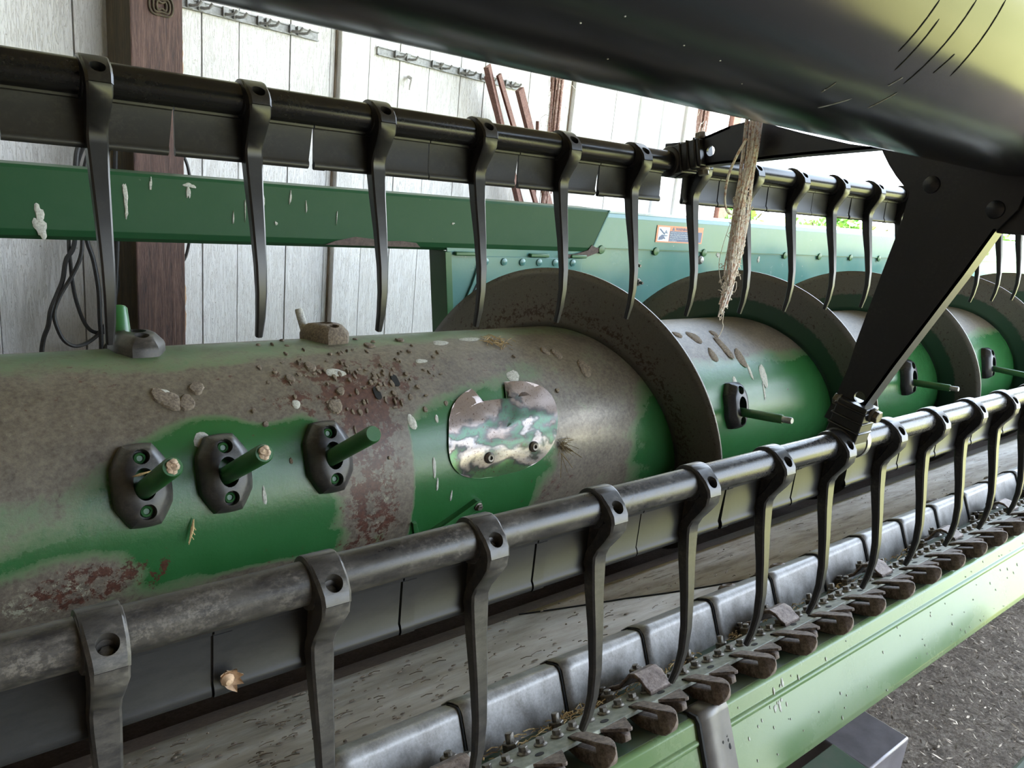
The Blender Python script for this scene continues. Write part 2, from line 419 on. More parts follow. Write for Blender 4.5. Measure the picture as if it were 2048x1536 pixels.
def splat(mb, C, U, V, N, w, h, seed=0, th=0.0012, n=18, streak=0.0):
    """irregular low blob lying on a surface: centre C, in-plane axes U, V, normal N"""
    rng = random.Random(seed); C, U, V, N = map(Vector, (C, U, V, N)); ph = [rng.uniform(0, 6.28) for _ in range(4)]
    rings = []
    for q, hh in ((1.0, 0.0), (0.8, th * 0.8), (0.4, th), (0.02, th * 0.9)):
        ring = []
        for k in range(n):
            a = 2 * PI * k / n; r = 1 + (0.22 * math.sin(2 * a + ph[0]) + 0.16 * math.sin(3 * a + ph[1])) * (1 if n > 14 else 0.5) + (0.12 * math.sin(5 * a + ph[2]) if n > 14 else 0) + 0.06 * rng.uniform(-1, 1)
            ring.append(C + U * (math.cos(a) * r * w * q) + V * (math.sin(a) * r * h * q) + N * (hh + 0.0002))
        rings.append(ring)
    mb.loft(rings)

# ================================================================== THE SHED
WA = rad(14.0); WD = Vector((math.cos(WA), math.sin(WA), 0)); WNRM = Vector((-math.sin(WA), math.cos(WA), 0))
GZ = -1.15
def wp(u, d, z):
    """point on the back wall: u along it, d its distance from the wall line through the origin, z height"""
    return WD * u + WNRM * d + Vector((0, 0, z))
def wbox(mb, u0, u1, d0, d1, z0, z1):
    vs = [wp(u, d, z) for u in (u0, u1) for d in (d0, d1) for z in (z0, z1)]
    mb.add(vs, [(0, 1, 3, 2), (4, 6, 7, 5), (0, 4, 5, 1), (2, 3, 7, 6), (0, 2, 6, 4), (1, 5, 7, 3)])

mb = MB(); edges = [-2.6, -2.2, -1.8, -1.4, -1.0, -0.6, -0.2, 0.1, 0.3, 0.55, 0.80, 1.016, 1.20, 1.38, 1.505, 1.694, 1.86, 2.04, 2.19, 2.351, 2.537, 2.69, 2.85, 3.016, 3.19, 3.41, 3.60, 3.80]
rg = random.Random(3)
for a, b in zip(edges[:-1], edges[1:]):
    d = rg.uniform(0, 0.004); wbox(mb, a + 0.002, b - 0.002, 2.25 + d, 2.28, GZ, 2.55)
wbox(mb, -2.6, 3.8, 2.275, 2.31, GZ, 2.55)
struct(mb.build('wall_back', M['wall'], smooth=False))
mb = MB(); e2 = [3.80, 4.077, 4.365, 4.668, 5.006, 5.14]
for a, b in zip(e2[:-1], e2[1:]):
    wbox(mb, a + 0.004, b - 0.004, 2.252, 2.28, GZ, 2.55); wbox(mb, b - 0.014, b + 0.004, 2.236, 2.256, GZ, 2.55)
wbox(mb, 3.8, 5.14, 2.278, 2.31, GZ, 2.55)
struct(mb.build('wall_back_far', M['whitemetal'], smooth=False))
for i, (a, b) in enumerate(((0.72, 0.79), (1.885, 1.972), (3.36, 3.42))):
    mb = MB(); wbox(mb, a, b, 2.225, 2.252, GZ, 2.55); struct(mb.build('trim_%d' % (i + 1), M['wall'], smooth=False, bevel=0.003))
mb = MB(); wbox(mb, 5.14, 5.23, 2.20, 2.31, GZ, 2.55); struct(mb.build('trim_4', M['whitemetal'], smooth=False, bevel=0.004))
mb = MB(); wbox(mb, 5.235, 5.36, 2.17, 2.31, GZ, 2.55)
tag(mb.build('corner_post', M['bar'], smooth=False, bevel=0.004), 'reddish brown post at the open end of the white back wall', 'post')

m_seam = m_simple('brown_stained_joint', (0.22, 0.17, 0.12), 0.8, 0, 0.5, 12)
for i, u in enumerate((1.880, 3.355, 0.716)):
    mb = MB(); wbox(mb, u, u + 0.004, 2.246, 2.252, GZ, 2.55); struct(mb.build('trim_%d' % (i + 5), m_seam, smooth=False))
# left and front closed walls, roof
mb = MB(); mb.box(-2.62, -2.56, -4.1, 1.7, GZ, 2.55); struct(mb.build('wall_left', M['roof'], smooth=False))
mb = MB(); mb.box(-2.6, 1.4, -4.16, -4.1, GZ, 2.55); struct(mb.build('wall_front', M['roof'], smooth=False))
mb = MB(); mb.box(-2.9, 4.4, -2.3, 4.0, 2.56, 2.62); mb.box(-2.9, 2.4, -4.2, -2.3, 2.56, 2.62)
for x in [-2.4 + 0.6 * i for i in range(12)]: mb.box(x, x + 0.045, -2.25, 3.6, 2.42, 2.56)
struct(mb.build('ceiling', M['roof'], smooth=False))
mb = MB(); mb.box(-6, 14, -8, 8, GZ - 0.1, GZ)
struct(mb.build('floor', M['ground'], smooth=False))
mb = MB(); mb.box(-60, 90, -80, 90, GZ - 0.16, GZ - 0.11)
go = mb.build('ground_outside', M['grass'], smooth=False); struct(go)
mb = MB()
for x0, x1, y0, y1 in ((5.6, 60, -0.5, 60), (2.8, 60, -50, -0.5), (-30, 2.8, -50, -6.0)): mb.box(x0, x1, y0, y1, GZ - 0.12, GZ + 0.03)
tag(mb.build('lawn', M['grass'], smooth=False), 'bright sunlit yellow green grass outside the shed', 'grass', kind='stuff')

# chaff and stalks lying on the dirt
mb = MB(); rg = random.Random(11)
for i in range(15000):
    x = rg.uniform(1.35, 3.4); y = rg.uniform(0.15, 1.05) ; a = rg.uniform(0, PI); l = rg.uniform(0.003, 0.010); w = rg.uniform(0.0010, 0.0026)
    if i % 60 == 0: l *= 2.6
    z = GZ + rg.uniform(0.001, 0.012); t = rg.uniform(-0.5, 0.5)
    u = Vector((math.cos(a) * math.cos(t), math.sin(a) * math.cos(t), math.sin(t))) * l; v = Vector((-math.sin(a), math.cos(a), rg.uniform(-0.6, 0.6))) * w
    c = Vector((x, y, z + abs(math.sin(t)) * l))
    mb.cur = rg.choice((0, 0, 0, 1, 1, 2))
    mb.add([c - u, c + v, c + u, c - v], [(0, 1, 2, 3)])
tag(mb.build('chaff', [M['ground'], M['dung'], m_simple('pale_chaff', (0.55, 0.46, 0.36), 0.85, 0, 0.4, 300)], smooth=False), 'loose brown chaff and chopped stalks covering the dirt ground', 'chaff', kind='stuff')

# the post
mb = MB(); wbox(mb, 1.087, 1.232, 2.10, 2.225, GZ, 2.54)
po = mb.build('wooden_post', [M['post'], M['post2']], smooth=False, bevel=0.004)
for p in po.data.polygons:
    if p.normal.dot(WD) < -0.7: p.material_index = 1
tag(po, 'weathered square brown wooden post standing before the white wall', 'post')
mb = MB(); rg = random.Random(5)
def sliver(mb, u, d, z0, z1, w):
    n = 14; L = []; R = []
    for i in range(n + 1):
        z = z0 + (z1 - z0) * i / n; q = w * (0.35 + 0.65 * rg.random()) * math.sin(PI * (i + 0.5) / (n + 1)) ** 0.5
        L.append(wp(u, d, z)); R.append(wp(u + q, d + 0.002, z))
    back = [p + WNRM * 0.006 for p in L + R]
    for i in range(n): mb.add([L[i], L[i + 1], R[i + 1], R[i], L[i] + WNRM * .008, L[i + 1] + WNRM * .008, R[i + 1] + WNRM * .008, R[i] + WNRM * .008], [(0, 1, 2, 3), (4, 7, 6, 5), (3, 2, 6, 7), (0, 4, 5, 1)])
sliver(mb, 1.231, 2.108, -0.56, -0.34, 0.010); sliver(mb, 1.231, 2.105, 0.14, 0.34, 0.006); sliver(mb, 1.231, 2.112, -1.1, -0.62, 0.012)
s_ = mb.build('splintered_edge', M['lightwood'], po, smooth=False)
mb = MB()
for q, r in ((0, 0.030), (1, 0.021), (2, 0.012)):
    pts = [wp(1.17 + math.cos(a) * r * 1.1, 2.098 - 0.001 * q, 0.345 + math.sin(a) * r * 0.9 + 0.004 * math.sin(3 * a)) for a in [2 * PI * k / 24 for k in range(25)]]
    mb.tube(pts, 0.0028, 6)
mb.build('knot', M['post2'], po)

# hook rails
m_rail = m_simple('dull_zinc', (0.26, 0.26, 0.25), 0.6, 0.2, 0.3, 90)
def rail(u0, u1, z, hooks, label):
    t = thing('hook_rail', label, 'hook rail', wp((u0 + u1) / 2, 2.24, z), 'metal hook rails screwed to the back wall')
    m = MB(); wbox(m, u0, u1, 2.240, 2.2495, z - 0.018, z - 0.014); wbox(m, u0, u1, 2.2465, 2.2495, z - 0.018, z + 0.010); wbox(m, u0, u1, 2.241, 2.2495, z + 0.008, z + 0.011)
    m.build('rail', m_rail, t, smooth=False)
    for h in hooks:
        m = MB(); a = wp(h, 2.246, z - 0.006); m.tube([a, wp(h, 2.222, z - 0.010), wp(h + 0.006, 2.205, z - 0.008), wp(h + 0.012, 2.198, z + 0.004)], 0.0045, 8); wbox(m, h - 0.009, h + 0.009, 2.236, 2.2495, z - 0.016, z + 0.012)
        m.build('hook', m_rail, t)
rail(1.22, 1.80, 0.397, [1.335, 1.37, 1.45, 1.485, 1.57, 1.60, 1.69, 1.72], 'galvanised hook rail on the white wall just right of the brown post')
rail(2.07, 2.93, 0.403, [2.16, 2.22, 2.36, 2.41, 2.52, 2.56, 2.66, 2.70, 2.83, 2.87], 'longer galvanised hook rail above the leaning rusty bars')
mb = MB(); mb.tube([wp(2.235, 2.246, 0.335), wp(2.222, 2.215, 0.325), wp(2.205, 2.205, 0.30), wp(2.200, 2.203, 0.285)], [0.007, 0.006, 0.005, 0.003], 8)
tag(mb.build('wall_hook', M['wall']), 'single white painted hook on the wall below the hook rail', 'hook')

# cables hanging by the post
def spline(pts, n=10):
    pts = [Vector(p) for p in pts]; P = [pts[0] * 2 - pts[1]] + pts + [pts[-1] * 2 - pts[-2]]; out = []
    for i in range(1, len(P) - 2):
        a, b, c, d = P[i - 1:i + 3]
        for k in range(n):
            t = k / n; out.append(0.5 * ((2 * b) + (c - a) * t + (2 * a - 5 * b + 4 * c - d) * t * t + (3 * b - a - 3 * c + d) * t ** 3))
    out.append(pts[-1]); return out
def cable(uz, d, r, label):
    m = MB(); m.tube(spline([wp(u, dd, z) for (u, z), dd in zip(uz, [d + 0.006 * math.sin(i * 1.3) for i in range(len(uz))])]), r, 8)
    return tag(m.build('cable', M['rubber']), label, 'cable', 'black cables hanging beside the wooden post')
cable([(1.05, 0.10), (1.01, 0.03), (0.973, -0.026), (0.958, -0.09), (0.948, -0.269), (0.927, -0.321), (0.918, -0.374), (0.9, -0.412), (0.88, -0.451), (0.872, -0.491), (0.856, -0.556), (0.84, -0.75)], 2.15, 0.0062, 'leftmost black cable, hanging nearly straight down past the auger')
cable([(1.03, 0.02), (0.985, -0.04), (0.955, -0.15), (0.938, -0.269), (0.939, -0.334), (0.945, -0.388), (0.956, -0.443), (0.973, -0.499), (0.995, -0.523), (1.03, -0.52)], 2.16, 0.005, 'black cable curving down to the right inside the wide loop')
cable([(1.04, 0.06), (0.99, -0.05), (0.968, -0.16), (0.963, -0.269), (0.955, -0.315), (0.936, -0.361), (0.906, -0.413), (0.887, -0.458), (0.890, -0.499), (0.907, -0.535), (0.938, -0.553), (0.975, -0.545), (1.006, -0.516), (1.03, -0.47), (1.045, -0.42)], 2.14, 0.0052, 'black cable forming the widest hanging loop')
cable([(0.978, -0.2), (0.980, -0.269), (0.993, -0.322), (1.0, -0.40), (1.0, -0.48), (1.004, -0.56), (1.0, -0.7)], 2.14, 0.006, 'black cable hanging directly behind the leftmost rear tine')
cable([(1.066, 0.10), (1.058, -0.032), (1.052, -0.162), (1.050, -0.269), (1.040, -0.40), (1.032, -0.50), (1.012, -0.57)], 2.13, 0.006, 'black cable running down against the left side of the post')
cable([(1.068, 0.05), (1.045, -0.05), (1.028, -0.16), (1.034, -0.27), (1.052, -0.34), (1.060, -0.40), (1.040, -0.46), (1.02, -0.53)], 2.15, 0.005, 'thin black cable kinked close beside the left face of the post')
cable([(1.25, 0.03), (1.270, -0.02), (1.285, -0.06), (1.292, -0.124), (1.292, -0.2), (1.288, -0.27), (1.276, -0.325), (1.250, -0.35)], 2.17, 0.0045, 'thin black cable bulging out on the right side of the post')

# bars leaning on the wall
def lean(a, b, w, kind, label, name, mat):
    a, b = Vector(a), Vector(b); d = (b - a); m = MB(); b2 = a + d * ((GZ - a.z) / d.z) if d.z < 0 else b
    ax = (b2 - a).normalized(); s1 = WD.copy(); s1 = (s1 - ax * s1.dot(ax)).normalized(); s2 = ax.cross(s1)
    if kind == 'angle': poly = [(-w, -w * .6), (w, -w * .6), (w, -w * .35), (-w * .6, -w * .35), (-w * .6, w * .6), (-w, w * .6)]
    else: poly = [(-w, -w * .5), (w, -w * .5), (w, w * .5), (-w, w * .5)]
    m.loft([[p + s1 * q[0] + s2 * q[1] for q in poly] for p in (a, b2)])
    return tag(m.build(name, M[mat], smooth=False, bevel=0.001), label, 'bar', 'rusty bars leaning on the back wall')
lean(wp(2.566, 2.13, 0.430), wp(2.870, 2.13, -0.101), 0.022, 'angle', 'rusty angle bar with broken top leaning left against the hook rail', 'angle_bar', 'bar')
lean(wp(2.600, 2.16, 0.40), wp(2.93, 2.16, -0.107), 0.016, 'angle', 'narrow rusty bar lying close behind the broken angle bar', 'angle_bar', 'bar')
lean(wp(2.620, 2.12, 0.405), wp(2.985, 2.12, -0.113), 0.012, 'flat', 'peeling reddish wooden lath leaning beside the broken angle bar', 'wooden_lath', 'bar')
lean(wp(2.42, 2.17, 0.20), wp(2.629, 2.17, -0.104), 0.010, 'flat', 'thin reddish bar leaning behind the rear tine bar, left of the others', 'flat_bar', 'bar')
lean(wp(2.781, 2.13, 0.372), wp(3.076, 2.13, -0.075), 0.020, 'flat', 'single rusty bar leaning just below the end of the hook rail', 'flat_bar', 'bar')
lean(wp(2.958, 2.14, 0.262), wp(3.00, 2.14, -0.123), 0.012, 'angle', 'short upright rusty bar behind the hanging twine bundle', 'angle_bar', 'bar')

# twine bundles
def twine(name, base, end, r, n, label, seed, fray=0.1, strands=None):
    rg = random.Random(seed); a, b = Vector(base), Vector(end); ax = (b - a); L = ax.length; axn = ax.normalized()
    s1 = axn.cross(Vector((0, 1, 0))).normalized(); s2 = axn.cross(s1)
    t = thing(name, label, 'twine', a)
    m = MB(); f = MB()
    for i in range(n):
        ph = rg.uniform(0, 6.28); rr = r * math.sqrt(rg.random()); ln = rg.uniform(0.72, 1.0); pts = []; w1 = rg.uniform(0, 6.28)
        for k in range(15):
            q = k / 14 * ln; taper = 1.0 - 0.45 * q
            pts.append(a + axn * (L * q) + s1 * ((rr * math.cos(ph) + 0.12 * r * math.sin(w1 + 9 * q)) * taper) + s2 * ((rr * math.sin(ph) + 0.12 * r * math.cos(w1 + 7 * q)) * taper))
        m.tube(pts, r * (0.085 if n > 30 else 0.12), 5)
        if i % 2 == 0:
            e = pts[-1]
            for j in range(2):
                c = [e - axn * rg.uniform(0, L * fray)]; 
                for k in range(7): c.append(c[-1] + axn * rg.uniform(-0.01, 0.016) * (r / 0.02) + s1 * rg.uniform(-0.009, 0.009) * (r / 0.02) + s2 * rg.uniform(-0.006, 0.006) * (r / 0.02))
                f.tube(spline(c, 3), r * 0.026, 4)
    m.build('strands', M['twine_red'], t)['kind'] = 'stuff'
    f.build('frayed_ends', M['fibre'], t)['kind'] = 'stuff'
    return t
twine('twine_bundle', wp(3.0, 2.12, 2.4), wp(3.035, 2.11, -0.15), 0.047, 60, 'thick reddish bundle of baling twine hanging before the white wall', 21, 0.12)
twine('twine_bundle', wp(4.66, 2.15, 2.4), wp(4.68, 2.14, -0.1), 0.055, 46, 'farther twine bundle hanging near the open end of the wall', 22, 0.12)

# ================================================================== THE HEADER (frame, sheets, floor)
hd = thing('harvester_header', 'green grain harvester header with back sheet, dusty floor and front shield', 'harvester header', (1.0, 0.9, GZ))
Y0 = 1.529  # beam to decal: numbers scaled up about the camera, like the auger
# upper beam with rounded lower lip
prof = [(Y0 + 0.0046, -0.05632), (Y0, -0.06207), (Y0, -0.16092), (Y0 + 0.0046, -0.17241), (Y0 + 0.01379, -0.17931), (Y0 + 0.12643, -0.18161), (Y0 + 0.12643, -0.05632)]
prof = firm(prof); m = MB(); n = len(prof)
def xe(z): return 1.52295 + (z + 0.17011) / 0.10919 * 0.05172
m.loft([[(-1.60916, y, z) for y, z in prof], [(xe(z), y, z) for y, z in prof]])
beam = m.build('top_beam', M['beam'], hd, bevel=0.0023)
m = MB(); m.tube([(xe(-0.05747) + 0.00115, Y0 + 0.00115, -0.05747), (xe(-0.17011) + 0.00115, Y0 + 0.00115, -0.17011)], 0.00287, 8)
m.build('weld_bead', M['sheet'], hd)
# right hand upper channel
prof = [(Y0 + 0.00115, -0.16092), (Y0 + 0.00115, -0.07586), (Y0 + 0.0069, -0.06437), (Y0 + 0.02299, -0.05977), (Y0 + 0.14942, -0.05977), (Y0 + 0.14942, -0.16092)]
prof = firm(prof); m = MB(); m.loft([[(xe(z), y, z) for y, z in prof], [(5.28724, y, z) for y, z in prof]])
m.build('upper_channel', M['sheet'], hd, bevel=0.00115)
# back sheet with slanting left edge, curving forward at the bottom
m = MB()
zs = [(Y0 + 0.0046, -0.16149), (Y0 + 0.0069, -0.34482), (Y0 + 0.0092, -0.51723), (Y0 + 0., -0.63217), (Y0 - 0.05747, -0.74711), (Y0 - 0.14942, -0.83331), (Y0 - 0.27586, -0.88734)]
zs = firm(zs, 0.006); zs = zs + [(y + 0.004, z) for y, z in zs[::-1]]
m.loft([[Vector((1.05055 + (-0.1816 - z) * 0.165, y, z)) for y, z in zs], [Vector((5.287, y, z)) for y, z in zs]])
bs = m.build('back_sheet', M['sheet'], hd)
# left edge flange and gusset panel
m = MB(); m.prism([(1.04021, -0.18161), (1.0586, -0.18161), (1.08963, -0.41378), (1.07124, -0.41378)], Y0 - 0.0023, Y0 + 0.06896, 'y')
m.build('edge_flange', M['greenp'], hd, bevel=0.00115)
m = MB(); m.prism([(1.1494, -0.1908), (1.49422, -0.1908), (1.49422, -0.45976), (1.07469, -0.45976), (1.08618, -0.36206), (1.12871, -0.25861)], Y0 - 0.00172, Y0 + 0.00345, 'y')
gp = m.build('gusset_panel', M['sheet'], hd, bevel=0.00069)
for x in (1.16089, 1.21951, 1.27928, 1.33675, 1.39307, 1.45744):
    m = MB(); m.lathe((x, Y0 - 0.00161, -0.20287), (0, -1, 0), [(0.00977, 0), (0.0092, 0.00345), (0.0046, 0.00575), (0, 0.00632)], 14); m.build('rivet', M['sheet'], gp)
m = MB(); m.lathe((1.10113, Y0 - 0.00161, -0.31609), (0, -1, 0), [(0.00977, 0), (0.00805, 0.0046), (0, 0.0069)], 14); m.build('rivet', M['sheet'], gp)
m = MB(); m.prism([(1.1471, -0.24367), (1.1494, -0.24712), (1.09193, -0.36781), (1.08733, -0.36551)], Y0 - 0.00345, Y0, 'y'); m.build('slot', M['dark'], gp, smooth=False)
# ledges just under the beam
for x0, x1 in ((1.06894, 1.1494), (1.30457, 1.36779), (1.44824, 1.50571)):
    m = MB(); m.box(x0, x1, Y0 - 0.0069, Y0 + 0.0046, -0.18965, -0.18046); m.build('ledge', M['greenp'], hd, bevel=0.0023)
# seam line with clinch tabs
m = MB(); m.box(1.51721, 5.28724, Y0 - 0.00057, Y0 + 0.00345, -0.16264, -0.16034); m.build('seam', M['greenp'], hd, smooth=False)
for i in range(12):
    x = 1.56318 + i * 0.22988
    m = MB(); m.lathe((x, Y0 - 0., -0.16494), (0, -1, 0), [(0.01264, 0), (0.01149, 0.00345), (0.0046, 0.0046)], 12); m.build('clinch_tab', M['greenp'], hd)
def hexbolt(m, c, ax, r, h, flange=1.45, stud=0.0, rs=0.5):
    c = Vector(c); ax = Vector(ax).normalized()
    if flange: m.lathe(c, ax, [(r * flange, 0), (r * flange, h * 0.15), (r * 1.1, h * 0.35)], 16)
    m.tube([c + ax * h * 0.2, c + ax * h * 0.93, c + ax * h], [r, r, r * 0.88], 6)
    if stud: m.tube([c + ax * h, c + ax * (h + stud * 0.85), c + ax * (h + stud)], [r * rs, r * rs, r * rs * 0.8], 10)
for x, z in ((1.71835, -0.20689), (1.73789, -0.25747)):
    m = MB(); hexbolt(m, (x, Y0 + 0.0046, z), (0, -1, 0), 0.00862, 0.0092, 1.35, 0.011); m.build('bolt', M['bolt'], hd)
m = MB(); m.lathe((2.01375, Y0 + 0.0046, -0.18735), (0, -1, 0), [(0.01379, 0), (0.01379, 0.0046), (0.00805, 0.01034), (0, 0.01149)], 16); m.build('bolt', M['steel'], hd)
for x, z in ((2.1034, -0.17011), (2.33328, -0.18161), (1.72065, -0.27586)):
    m = MB(); splat(m, (x, Y0 + 0.00402, z), (1, 0, 0), (0, 0, 1), (0, -1, 0), 0.00747, 0.0092, int(x * 100)); m.build('dropping', M['splat'], hd)  # white blobs; the upper pair paints daylight showing through holes in the sheet
# bearing box far right
m = MB(); m.box(3.79302, 4.16083, Y0 - 0.05747, Y0 + 0.05747, -0.13218, -0.05172); m.build('bearing_box', M['greenp'], hd, bevel=0.01724)
# rust patches and droppings on the beam
m = MB(); m.prism([(0.73562, -0.17298), (0.7586, -0.16436), (0.80458, -0.15402), (0.84481, -0.15747), (0.87354, -0.16207), (0.91952, -0.15977), (0.95975, -0.16321), (0.97124, -0.17298)], Y0 - 0.00092, Y0 + 0.0023, 'y'); m.build('rust_patch', M['trough'], hd)
m = MB(); m.prism([(1.40227, -0.1839), (1.45974, -0.18965), (1.50571, -0.18735), (1.55169, -0.17241), (1.58042, -0.15977), (1.5402, -0.15977), (1.52295, -0.15287), (1.51146, -0.16781), (1.47123, -0.17816)], Y0 - 0.00207, Y0 + 0.0023, 'y'); m.build('rust_patch', M['trough'], hd)
m = MB()
for i, (x, z, w, h) in enumerate(((0.21494, -0.15747, 0.0092, 0.01839), (0.21379, -0.13563, 0.00575, 0.01839), (0.34827, -0.09885, 0.0046, 0.02299), (0.3908, -0.07356, 0.0023, 0.01149), (0.45861, -0.07126, 0.01034, 0.0046), (0.45631, -0.08276, 0.00345, 0.01379), (0.34942, -0.12414, 0.00287, 0.01149),
        (0.59769, -0.0862, 0.00345, 0.02069), (0.62642, -0.13333, 0.00345, 0.00345), (0.65516, -0.08046, 0.0023, 0.01379), (0.68964, -0.0977, 0.00172, 0.01149), (0.54022, -0.12643, 0.00138, 0.01379), (0.7586, -0.11494, 0.00115, 0.01379), (0.56321, -0.10919, 0.00138, 0.01839), (1.05745, -0.11494, 0.0046, 0.0023))):
    splat(m, (x, Y0 - 0.00046, z), (1, 0, 0), (0, 0, 1), (0, -1, 0), w, h, 40 + i)
m.build('droppings', M['splat'], hd)['kind'] = 'stuff'

# warning decal
def text_mesh(body, size, loc, mat, name, parent, align='LEFT', bold=0.):
    c = bpy.data.curves.new(name, 'FONT'); c.body = body; c.size = size; c.align_x = align; c.extrude = 0.00023; c.offset = bold
    o = bpy.data.objects.new(name, c); COL.objects.link(o); bpy.context.view_layer.update()
    me = bpy.data.meshes.new_from_object(o.evaluated_get(bpy.context.evaluated_depsgraph_get())); bpy.data.objects.remove(o)
    # text lies in x / z, facing -y
    org = ORI[parent.name]
    for v in me.vertices:
        x, y, z = v.co; v.co = Vector((loc[0] + x, loc[1] - z, loc[2] + y)) - org
    me.materials.clear(); me.materials.append(mat)
    o = bpy.data.objects.new(name, me); COL.objects.link(o); o.parent = parent; ORI[o.name] = org
    return o
dx0, dx1, dz0, dz1 = 1.78387, 2.00225, -0.13735, -0.08793; yd = Y0 - 0.00023
m_or = m_simple('decal_orange', srgb(214, 138, 104), 0.4, 0, 0.03); m_bl = m_simple('decal_blue', srgb(78, 92, 128), 0.4, 0, 0.03); m_wh = m_simple('decal_white', srgb(205, 214, 222), 0.4, 0, 0.03)
m = MB(); m.box(dx0, dx1, yd - 0.00069, yd + 0.00115, dz0, dz1); dec = m.build('warning_decal', m_or, hd, smooth=False)
m = MB(); m.box(dx0 + 0.0069, dx0 + 0.05747, yd - 0.00103, yd, dz0 + 0.00345, dz1 - 0.0046); m.build('pictogram_panel', m_wh, dec, smooth=False)
m = MB(); m.box(dx0 + 0.05977, dx1 - 0.00575, yd - 0.00103, yd, dz0 + 0.00345, dz1 - 0.01494); m.build('text_panel', m_bl, dec, smooth=False)
m = MB()
m.prism([(dx0 + 0.01149, dz0 + 0.0069), (dx0 + 0.02759, dz0 + 0.00805), (dx0 + 0.03448, dz0 + 0.01149), (dx0 + 0.03908, dz0 + 0.0092), (dx0 + 0.04138, dz0 + 0.01264), (dx0 + 0.03333, dz0 + 0.01782), (dx0 + 0.04942, dz0 + 0.01897), (dx0 + 0.04942, dz0 + 0.02126), (dx0 + 0.03448, dz0 + 0.02126), (dx0 + 0.02529, dz0 + 0.02299), (dx0 + 0.01264, dz0 + 0.01494)], yd - 0.00149, yd - 0.00103, 'y')
m.prism([(dx0 + 0.01149, dz0 + 0.03793), (dx0 + 0.01494, dz0 + 0.04023), (dx0 + 0.03793, dz0 + 0.02529), (dx0 + 0.03563, dz0 + 0.02184)], yd - 0.00149, yd - 0.00103, 'y')
for a in (0, 1, 2): m.prism([(dx0 + 0.03448 + 0.0046 * a, dz0 + 0.02644 + 0.00115 * a), (dx0 + 0.03678 + 0.0046 * a, dz0 + 0.02644), (dx0 + 0.04368 + 0.00345 * a, dz0 + 0.03563 - 0.0046 * a), (dx0 + 0.04138 + 0.0023 * a, dz0 + 0.03678 - 0.00345 * a)], yd - 0.00149, yd - 0.00103, 'y')
m.build('hand_pictogram', m_bl, dec, smooth=False)
m = MB(); m.prism([(dx0 + 0.06896, dz1 - 0.01322), (dx0 + 0.08046, dz1 - 0.01322), (dx0 + 0.07471, dz1 - 0.00345)], yd - 0.00138, yd - 0.00069, 'y'); m.build('alert_triangle', m_bl, dec, smooth=False)
text_mesh('WARNING', 0.01207, (dx0 + 0.08506, yd - 0.00092, dz1 - 0.01287), m_bl, 'headline', dec, bold=0.00023)
text_mesh('Avoid serious injury from rotating\nauger. Stop engine, set parking brake\nor remove key. Always use safety stop\nwhen performing service or repairs\nor unplugging.', 0.00598, (dx0 + 0.06207, yd - 0.00115, dz1 - 0.02126), m_wh, 'small_print', dec)

# the header lies tipped back: its lip frame has s running back-down from the guard tips and n square to it
TL = rad(25.0); FO = Vector((0, 0.377, -0.497)); FS = Vector((0, math.cos(TL), -math.sin(TL))); FN = Vector((0, math.sin(TL), math.cos(TL)))
def F(x, q, n): return FO + Vector((x, 0, 0)) + FS * q + FN * n
# trough under the auger
ac = Vector((0, 1.150, -0.496))
m = MB(); prof = []
for i in range(22):
    a = rad(211 + i * 7.0); prof.append((ac.y + 0.372 * math.cos(a), ac.z + 0.372 * math.sin(a)))
m.add([(x, y, z) for x in (-1.6, 5.2) for y, z in prof], [(i, i + 1, len(prof) + i + 1, len(prof) + i) for i in range(len(prof) - 1)])
tr = m.build('trough_sheet', M['trough'], hd); so = tr.modifiers.new('solid', 'SOLIDIFY'); so.thickness = 0.003; so.offset = -1
SF0, SF1, SF2 = 0.143, 0.409, 0.492
def fn(q): return 0.0440 - 0.005 * math.sin(min(1, (q - SF0) / (SF1 - SF0)) * PI) - 0.004 * (q - SF0) / (SF1 - SF0)
def seamx(q): return 0.83 + 0.12 * max(0.0, 1 - (q - SF0) / 0.16) - 0.20 * max(0.0, (q - SF0 - 0.16) / 0.17)
m = MB(); m.add([F(x, q, n) for x in (-1.6, 5.2) for q, n in ((SF1 - 0.01, fn(SF1) - 0.004), (SF2, 0.031), (SF2 + 0.02, 0.020))], [(0, 1, 4, 3), (1, 2, 5, 4)])
m.build('rear_floor_strip', M['trough'], hd)
for side in (0, 1):
    m = MB(); ny = 14; vs = []
    for j in range(ny + 1):
        q = SF0 + (SF1 - SF0) * j / ny
        xa, xb = (-1.6, seamx(q) - 0.0008) if side == 0 else (seamx(q) + 0.0008, 5.2)
        vs += [F(xa, q, fn(q) - (0.0 if side else 0.0008)), F(xb, q, fn(q) - (0.0 if side else 0.0008))]
    m.add(vs, [(2 * j, 2 * j + 1, 2 * j + 3, 2 * j + 2) for j in range(ny)])
    fl = m.build('floor_sheet', M['floor'], hd); so = fl.modifiers.new('solid', 'SOLIDIFY'); so.thickness = 0.003; so.offset = -1
m = MB(); m.tube([F(seamx(q), q, fn(q) + 0.0002) for q in (SF0, 0.18, 0.22, 0.26, 0.303, 0.34, 0.38, SF1)], 0.0012, 6); m.build('floor_seam', M['dark'], hd)
for x, q in ((0.885, 0.155), (1.012, 0.155), (1.555, 0.158), (1.84, 0.158)):
    m = MB(); m.lathe(F(x, q, fn(q) + 0.001), FN, [(0.0140, 0), (0.012, 0.003), (0.007, 0.005), (0.004, 0.003), (0, 0.003)], 16); m.build('floor_screw', M['guard'], hd)
